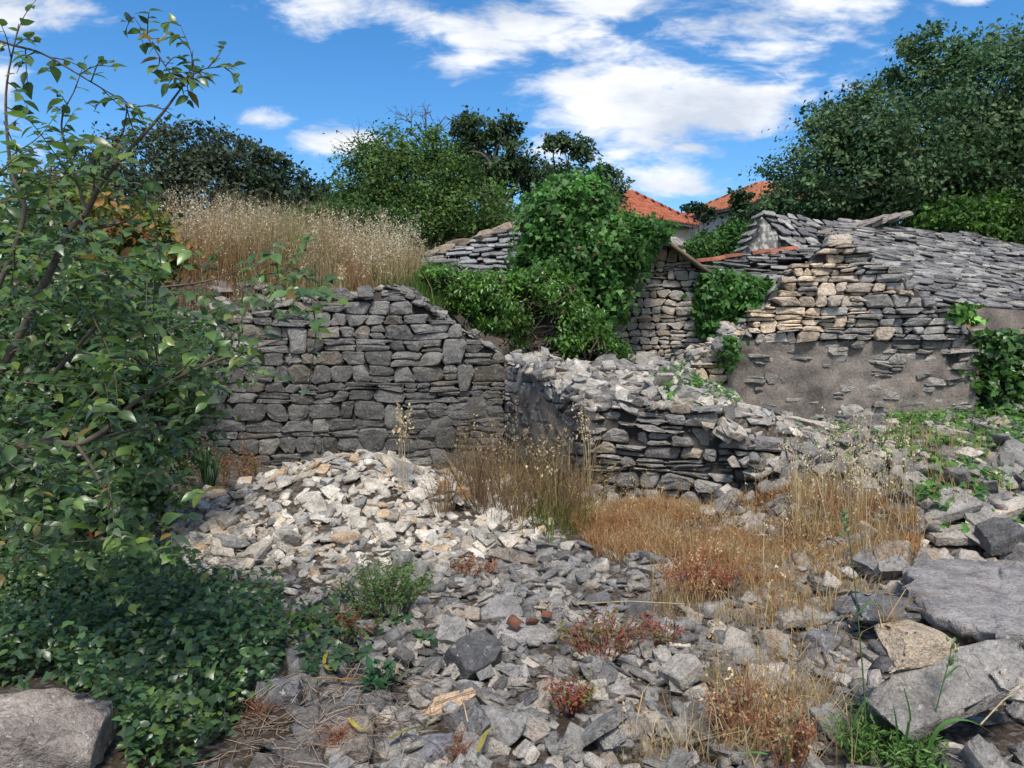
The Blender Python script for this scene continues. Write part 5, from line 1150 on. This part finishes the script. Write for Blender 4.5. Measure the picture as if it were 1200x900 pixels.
weed('weed', 'green weed in the cracks at the bottom edge by the long block', 'weed', 1068, 900, 50, 90, 34, 14, .035, [(0.09, 0.19, 0.045), (0.12, 0.22, 0.06)], (0.12, 0.16, 0.06), 112, T_LAN)
for i, (px, py, h_) in enumerate(((215, 545, 60), (240, 560, 66), (262, 555, 58), (285, 560, 66), (300, 548, 50))):
    lab = ['rust brown dock spike under the shrub', 'rust brown dock spike beside the strappy leaves', 'tall rust brown dock spike before the dark wall foot', 'rust brown dock spike nearest the pale heap', 'short rust brown dock spike against the dark wall'][i]
    weed('dock_plant', lab, 'weed', px, py, h_, 26, 9, 34, .026, [(0.30, 0.13, 0.06), (0.26, 0.10, 0.05), (0.20, 0.15, 0.06)], (0.2, 0.12, 0.06), 120 + i, p=at(px, py, 7.6 + .2 * i) * [1, 1, 0] + [0, 0, float(hgt(*at(px, py, 7.6 + .2 * i)[:2]))], group='rusty dock spikes by the dark wall')
# strappy leaves, grass blades and dry curled leaves: ribbons along a curve, each its own piece
def ribbon(pts, w, twist=0.0, fold=.25):
    pts = spline(pts, 6); n = len(pts); T = unit(np.gradient(pts, axis=0)); ref = np.array([0, 0, 1.0]); B = np.cross(T, ref); B = unit(B + 1e-6); Nn = np.cross(B, T)
    t = np.linspace(0, 1, n); ww = w * np.minimum(1, t * 6 + .35) * (1 - t ** 2.2) + .0008; a = twist * t
    Bt = B * np.cos(a)[:, None] + Nn * np.sin(a)[:, None]; Nt = np.cross(Bt, T)
    V = np.vstack([pts - Bt * ww[:, None] + Nt * (ww * fold)[:, None], pts, pts + Bt * ww[:, None] + Nt * (ww * fold)[:, None]]); F = []
    for i in range(n - 1):
        for k in (0, 1): F += [(k * n + i, k * n + i + 1, (k + 1) * n + i + 1, (k + 1) * n + i)]
    return V, np.array(F)
t0_ = at(245, 575, 7.4); t0_[2] = hgt(t0_[0], t0_[1]); t = thing('strap_plant', 'clump of strappy green leaves under the shrub by the dark wall', 'plant', t0_); r = np.random.default_rng(131)
for i in range(46):
    a = r.uniform(0, 6.28); L_ = r.uniform(.35, .62); d_ = np.array([math.cos(a), math.sin(a), 0]); q = r.uniform(.2, .8)
    V, F = ribbon([t0_ + d_ * .03, t0_ + d_ * L_ * q * .45 + [0, 0, L_ * .75], t0_ + d_ * L_ * q + [0, 0, L_ * (1.0 - .75 * q)]], .009)
    part('leaf', V, F, t, M['leaf'], np.tile(np.array((0.045, 0.10, 0.035)) * r.uniform(.6, 1.3), (len(V), 1)))
for i, (px, py, h_, w_, lab) in enumerate(((520, 598, 60, 60, 'dark brown dead weed tangle at the foot of the dark wall'), (605, 606, 60, 70, 'brown dead weed tangle in the middle of the ruin corner'), (672, 606, 92, 60, 'brown dead weed tangle against the broken wall end'), (562, 590, 84, 46, 'tallest brown dead weed between the other tangles'))):
    weed('dead_weed', lab, 'weed', px, py, h_, w_, 36, 12, .020, [(0.15, 0.09, 0.055), (0.22, 0.14, 0.08), (0.11, 0.075, 0.045), (0.16, 0.15, 0.05)], (0.22, 0.14, 0.08), 170 + i, T_LAN, 'dead weeds in the ruin corner')
GB = [('broad curved green grass blade at the bottom edge below the long block', [(1085, 885), (1105, 850), (1135, 845), (1168, 862)], .010, (0.10, 0.24, 0.05)), ('upright broad green grass blade in front of the long block', [(1052, 880), (1050, 850), (1046, 822)], .010, (0.08, 0.20, 0.05)),
      ('second upright grass blade rising before the long block, tallest', [(1060, 875), (1066, 842), (1060, 810), (1058, 804)], .008, (0.09, 0.22, 0.05)), ('green blade pointing up and right from the bedstraw', [(1000, 850), (1010, 828), (1022, 815)], .007, (0.10, 0.22, 0.06)),
      ('green blade standing in the rust red plants', [(925, 895), (922, 870), (930, 852)], .010, (0.10, 0.22, 0.05)), ('flat green blade lying over the rust red plants', [(900, 884), (880, 882), (860, 884)], .007, (0.12, 0.24, 0.07))]
for lab, pp, w_, cc in GB:
    pts = [at(px, py, 2.62) for px, py in pp]; b = pts[0]
    o = single('wide_grass', *ribbon(pts, w_), M['leaf'], b); o.data.materials.clear(); o.data.materials.append(M['leaf_o']); o.color = (*cc, 1); tag(o, lab, 'grass', 'broad green grass blades')
for lab, pp, Y_ in (('tall thin green grass stalk rising past the dark flat stones', [(1016, 880), (1012, 800), (1005, 720), (998, 650), (990, 600)], 2.8), ('shorter green grass stalk crossing the long pale block', [(1090, 862), (1100, 820), (1112, 775), (1116, 752)], 2.75)):
    pts = spline([at(px, py, Y_) for px, py in pp], 6); t = thing('grass_stalk', lab, 'grass', pts[0], 'tall green grass stalks')
    V, F = tube(pts, np.linspace(.0035, .0015, len(pts)), 4); part('stem', V, F, t, M['leaf'], np.tile((0.10, 0.19, 0.07), (len(V), 1)))
    e = pts[-1]; n = 26; r = np.random.default_rng(len(lab)); q = e + np.c_[r.normal(0, .006, n), r.normal(0, .006, n), -r.random(n) * .10]
    V, F, c = leaves(q, r.normal(size=(n, 3)), np.tile([0, 0, 1.0], (n, 1)) + r.normal(0, .2, (n, 3)), np.full(n, .022), np.tile((0.16, 0.24, 0.10), (n, 1)), T_DIA); part('seed_head', V, F, t, M['leaf'], c)
    V, F = ribbon([pts[len(pts) // 2], pts[len(pts) // 2] + [.06, 0, .05], pts[len(pts) // 2] + [.11, .01, -.02]], .006); part('leaf', V, F, t, M['leaf'], np.tile((0.11, 0.23, 0.06), (len(V), 1)))
CL = [('curved yellow dry leaf hooked round the stones by the ivy', [(384, 772), (380, 785), (385, 797), (400, 801), (408, 800)], .008, (0.46, 0.36, 0.06)), ('straight yellow dry leaf with an orange tip', [(366, 808), (390, 813), (410, 808), (428, 801)], .006, (0.42, 0.26, 0.06)),
      ('short thick yellow leaf pointing at the worn flat stone', [(408, 854), (418, 868), (430, 876), (441, 879)], .009, (0.50, 0.40, 0.07)), ('yellow leaf lying in the ivy', [(195, 834), (215, 826), (238, 818)], .007, (0.45, 0.33, 0.08)),
      ('bent orange yellow leaf at the ivy edge', [(252, 832), (262, 820), (276, 812), (290, 808)], .009, (0.50, 0.30, 0.06)), ('long yellow green strap leaf at the bottom edge', [(560, 898), (572, 882), (585, 865)], .010, (0.42, 0.36, 0.08)),
      ('olive strap leaf lying over the stones beside the pale orange stone', [(455, 885), (480, 868), (505, 860), (520, 854)], .010, (0.24, 0.22, 0.06)), ('curved green strap leaf above the pale orange stone', [(467, 810), (480, 797), (500, 790), (520, 788)], .008, (0.10, 0.14, 0.07)),
      ('brown curled leaf at the left of the weed among stones', [(398, 812), (415, 806), (428, 804)], .012, (0.34, 0.18, 0.07))]
for lab, pp, w_, cc in CL:
    pts = [ground_hit(px, py) + [0, 0, .035] for px, py in pp]; pts = [p * [1, 1, 0] + [0, 0, max(p[2], np.mean([q[2] for q in pts]))] for p in pts]
    o = single('dry_leaf', *ribbon(pts, w_, .5, .5), M['leaf_o'], pts[0]); o.color = (*cc, 1); tag(o, lab, 'leaf', 'curled strap leaves on the ground')
# long pale straws lying over the rubble
for lab, a_, b_ in (('long pale straw lying level across the red weeds', (676, 722), (802, 723)), ('pale straw leaning out at the lower right corner', (1148, 888), (1198, 835)), ('short pale straw stuck between stones beside the pale orange stone', (541, 842), (548, 868))):
    p, q = ground_hit(*a_) + [0, 0, .07], ground_hit(*b_) + [0, 0, .07]; o = single('straw', *tube([p, (p + q) / 2 + [0, 0, .015], q], .0028, 5), M['leaf_o'], p); o.color = (0.55, 0.45, 0.27, 1); tag(o, lab, 'straw')
# dry twigs and roots littering the ground by the flat stones
acc = Acc(); r = np.random.default_rng(140)
for poly, n in (([(300, 800), (470, 780), (520, 830), (480, 900), (250, 905), (240, 850)], 330), ([(120, 660), (260, 640), (300, 720), (180, 720)], 150), ([(120, 600), (230, 575), (240, 650), (150, 660)], 60)):
    for p in on_ground(poly, n, r, 2.3, 8):
        a = r.uniform(0, 6.28); L_ = r.uniform(.05, .22); d_ = np.array([math.cos(a), math.sin(a), r.normal(.05, .18)]); q = p + d_ * L_; q[2] = max(q[2], float(hgt(q[0], q[1])) + .004)
        acc.add(*tube([p + [0, 0, .008], (p + q) / 2 + r.normal(0, .012, 3) + [0, 0, .012], q + [0, 0, .006]], r.uniform(.0008, .0024), 4), np.array([(0.22, 0.17, 0.13), (0.14, 0.10, 0.075), (0.30, 0.25, 0.20)][r.integers(3)]) * r.uniform(.7, 1.2))
V, F, c = acc.get(); o = single('twig_litter', V, F, M['twig'], (0, 0, 0), c); tag(o, 'dry twigs scattered on the ground by the flat stones', 'twigs', kind='stuff')
for lab, px, py in (('tuft of reddish dry roots on the worn flat stone', 396, 872), ('tuft of reddish dry roots at the ivy edge', 300, 838), ('tuft of rusty dry roots at the bottom edge left of the broad stone', 535, 892)):
    p = ground_hit(px, py); r = np.random.default_rng(px); acc = Acc()
    for i in range(60):
        e = p + np.r_[r.normal(0, .05, 2), abs(r.normal(.03, .025))]; acc.add(*tube(spline([p + np.r_[r.normal(0, .025, 2), 0], (p + e) / 2 + r.normal(0, .02, 3) + [0, 0, .02], e], 3), .0012, 3), np.array((0.26, 0.12, 0.07)) * r.uniform(.6, 1.3))
    V, F, c = acc.get(); o = single('root_tuft', V, F, M['twig'], p, c); tag(o, lab, 'roots')
# terracotta shards
sh_v, sh_f = half_tile(.075, .035, 6)
for i, (px, py, rot) in enumerate(((608, 740, (.4, .3, -.6)), (630, 733, (2.7, .3, .3)), (646, 728, (.2, .2, .1)))):
    p = ground_hit(px, py) + [0, 0, .03]; o = link('tile_shard', mesh_np('tile_shard', sh_v * (1, .8, .8)[i] - [.06, 0, 0], sh_f, None, M['tile_o']), p, None, (0.16, 0.075, 0.05)); o.rotation_euler = rot
    tag(o, ['curved red clay tile shard, largest, beside the pitted stone', 'overturned red clay shard in the middle rubble', 'small red clay shard nearest the crimson weed'][i], 'tile shard', 'broken clay tile pieces')
# black ball and the red flower above it, hanging in the shrub
p = at(114, 657, 4.2); acc = Acc(); a = np.linspace(0, math.pi, 9)
prof_ = np.c_[np.sin(a) * .030, -np.cos(a) * .030]; V = np.array([(x * math.cos(k), x * math.sin(k), z) for x, z in prof_ for k in np.linspace(0, 2 * math.pi, 12, endpoint=False)])
F = np.array([(i * 12 + j, i * 12 + (j + 1) % 12, (i + 1) * 12 + (j + 1) % 12, (i + 1) * 12 + j) for i in range(8) for j in range(12)])
t = thing('black_ball', 'small black ball hanging on a thin cord in front of the dead leaves', 'ball', p); part('ball', V + p, F, t, M['rubber'], smooth=True)
V, F = tube([p + [0, 0, .028], p + [-.006, 0, .05], p + [-.008, .01, .09]], .004, 5); part('cord', V, F, t, M['rubber'])
t = thing('red_flower', 'small orange red flower in the dark leaves above the black ball', 'flower', at(106, 630, 4.2)); r = np.random.default_rng(4)
for k in range(6):
    q = at(107, 617 + 2 * k, 4.2); V, F, c = leaves(q[None], r.normal(size=(1, 3)) + [0, -1, 0], r.normal(size=(1, 3)), np.array([.035]), np.ones((1, 3)), T_OV); part('petal', V, F, t, M['red'])
V, F = tube([at(105, 612, 4.2), at(104, 640, 4.22)], .003, 4); part('stem', V, F, t, M['bark'])

# ------------------------------------------------------------------ the big shrub at the left
sb = np.array([-2.7, 3.5, float(terrain(-2.7, 3.5))]); shrub = thing('shrub', 'large broad leaved shrub leaning into view at the left edge', 'shrub', sb)
r = np.random.default_rng(150)
BRN = [([sb, at(-90, 700, 3.4), at(-50, 560, 3.1), at(40, 520, 3.0), at(90, 521, 3.0), at(128, 500, 3.05), at(160, 470, 3.1), at(235, 430, 3.2), at(330, 398, 3.35)], .022, .004),
       ([sb, at(-60, 560, 3.5), at(20, 400, 3.5), at(83, 270, 3.4), at(100, 252, 3.4), at(120, 213, 3.35), at(160, 167, 3.3), at(190, 133, 3.3), at(217, 97, 3.3)], .022, .0035),
       ([at(217, 97, 3.3), at(200, 86, 3.3), at(180, 55, 3.28), at(157, 20, 3.25)], .004, .0015), ([at(217, 97, 3.3), at(235, 82, 3.3), at(262, 78, 3.3)], .004, .0015), ([at(212, 105, 3.3), at(225, 70, 3.3), at(212, 30, 3.3)], .003, .0015),
       ([at(100, 252, 3.4), at(92, 215, 3.45), at(72, 147, 3.5), at(90, 100, 3.5)], .009, .002), ([at(120, 213, 3.35), at(122, 195, 3.3), at(143, 157, 3.25), at(150, 120, 3.2)], .008, .002),
       ([at(-30, 400, 3.1), at(27, 258, 3.1), at(13, 200, 3.1), at(7, 110, 3.1), at(22, 28, 3.1)], .012, .002), ([at(-20, 40, 3.2), at(12, 52, 3.2), at(50, 63, 3.2), at(100, 92, 3.2), at(133, 112, 3.2), at(160, 130, 3.2)], .006, .0015),
       ([at(90, 521, 3.0), at(112, 555, 2.95), at(128, 592, 2.9), at(125, 640, 2.9)], .008, .002), ([at(90, 521, 3.0), at(150, 505, 3.1), at(200, 500, 3.3), at(250, 505, 3.5)], .007, .002),
       ([at(83, 270, 3.4), at(140, 262, 3.5), at(190, 230, 3.6)], .006, .002), ([at(235, 430, 3.2), at(280, 380, 3.3), at(300, 320, 3.4)], .007, .0015), ([at(60, 440, 3.2), at(150, 350, 3.2), at(240, 330, 3.3), at(300, 310, 3.4)], .009, .0015)]
tips = []
for i, (pts, r0, r1) in enumerate(BRN):
    s = spline(pts, 6); V, F = tube(s, np.linspace(r0, r1, len(s)), 7); part('trunk' if i < 2 else 'branch', V, F, shrub, M['bark'], smooth=True); tips.append(s)
LP, LD, LN = [], [], []; tw = Acc()
def leafy_twig(p, d, L_, n):
    e = p + d * L_ + np.array([0, 0, -.12 * L_]); s = spline([p, (p + e) / 2 + r.normal(0, .08, 3) * L_ + [0, 0, .06 * L_], e], 5); tw.add(*tube(s, np.linspace(.003, .0012, len(s)), 4))
    q = np.linspace(.12, 1, n) * (len(s) - 1.01); i = q.astype(int); b = s[i] + (s[i + 1] - s[i]) * (q - i)[:, None]; T = unit(s[i + 1] - s[i])
    side = unit(np.cross(T, [0, 0, 1.0])) * np.where(np.arange(n) % 2, 1, -1)[:, None]
    LP.append(b); LD.append(unit(T * .75 + side * .9 + r.normal(0, .3, (n, 3)) + [0, 0, -.15])); LN.append(unit(r.normal(0, .42, (n, 3)) + [0, -.25, .95]))
for s in tips[2:5]: 
    for q in s[::2]: leafy_twig(q, unit(r.normal(size=3) * [1, .7, 1]), r.uniform(.06, .14), 5)
for s in tips[5:9]:
    for q in s[5::2]: leafy_twig(q, unit(r.normal(size=3) + [.3, 0, .2]), r.uniform(.10, .24), 6)
ELL = [(70, 455, 150, 140, 100), (180, 395, 105, 56, 34), (100, 340, 120, 60, 44), (310, 352, 58, 38, 16), (40, 570, 110, 90, 46), (15, 200, 45, 80, 15), (115, 215, 60, 50, 15), (235, 440, 60, 40, 5), (100, 620, 90, 45, 26), (175, 555, 50, 40, 5), (60, 280, 70, 40, 12)]
for (cx, cy, rx, ry, n) in ELL:
    for _ in range(n):
        a, q = r.uniform(0, 6.28), math.sqrt(r.random()); p = at(cx + rx * q * math.cos(a), cy + ry * q * math.sin(a), r.uniform(2.65, 4.0))
        leafy_twig(p, unit(np.array([.42, -.35, .12]) + r.normal(0, .6, 3)), r.uniform(.18, .36), int(r.integers(10, 16)))
LP, LD, LN = np.vstack(LP), np.vstack(LD), np.vstack(LN); n = len(LP); S = .047 * np.clip(r.lognormal(-.05, .3, n), .4, 1.7)
LC = np.array([(0.068, 0.13, 0.045), (0.09, 0.16, 0.05), (0.12, 0.20, 0.05), (0.085, 0.13, 0.075), (0.16, 0.22, 0.05), (0.22, 0.16, 0.05)])[r.choice(6, n, p=[.28, .30, .2, .12, .08, .02])] * r.uniform(.7, 1.35, (n, 1))
q = to_px(LP); vis = (q[:, 0] > 0) & (q[:, 0] < 1200) & (q[:, 1] > 0); order = np.argsort(-(S / q[:, 2]) * vis); big, rest = order[:300], order[300:]
B, D, N = frames(LN, LD); leaf_me = mesh_np('leaf', T_OV[0], T_OV[1], None, M['leaf_o'], True)
for i in big:
    o = link('leaf', leaf_me, LP[i], shrub, LC[i]); o.rotation_euler = Matrix(np.stack([B[i], D[i], N[i]], 1).tolist()).to_euler(); o.scale = (S[i],) * 3
V, F, c = leaves(LP[rest], LN[rest], LD[rest], S[rest], LC[rest], T_OV); part('foliage', V, F, shrub, M['leaf'], c, smooth=True, kind='stuff')
V, F, _ = tw.get(); part('twigs', V, F, shrub, M['bark'], kind='stuff')
tree('bush', 'dark leafy bush filling in behind the big shrub', 'bush', (-3.3, 6.0, .5), [lobe_px(*a, 5.6, .7) for a in ((50, 430, 150, 100), (60, 560, 140, 90), (160, 500, 70, 75), (90, 350, 90, 55), (150, 570, 50, 40), (10, 290, 60, 50), (190, 420, 70, 50))], 20000, .055, [(0.045, 0.09, 0.034), (0.06, 0.115, 0.038), (0.08, 0.14, 0.04)], 151, T_OV, trunk_r=.05, per=26, spread=.22, shell=.3, mat='leaf')
tree('bush', 'yellowing bush with orange leaves behind the top of the shrub', 'bush', (-3.6, 8.2, 1.2), [lobe_px(*a, 7.8, .6) for a in ((105, 255, 70, 38), (40, 250, 60, 50), (165, 285, 40, 30), (120, 310, 80, 34))], 7000, .07, [(0.08, 0.13, 0.03), (0.11, 0.15, 0.03), (0.05, 0.10, 0.03), (0.18, 0.15, 0.03), (0.20, 0.11, 0.04)], 152, T_OV, trunk_r=.04, per=20, spread=.24, shell=.35)
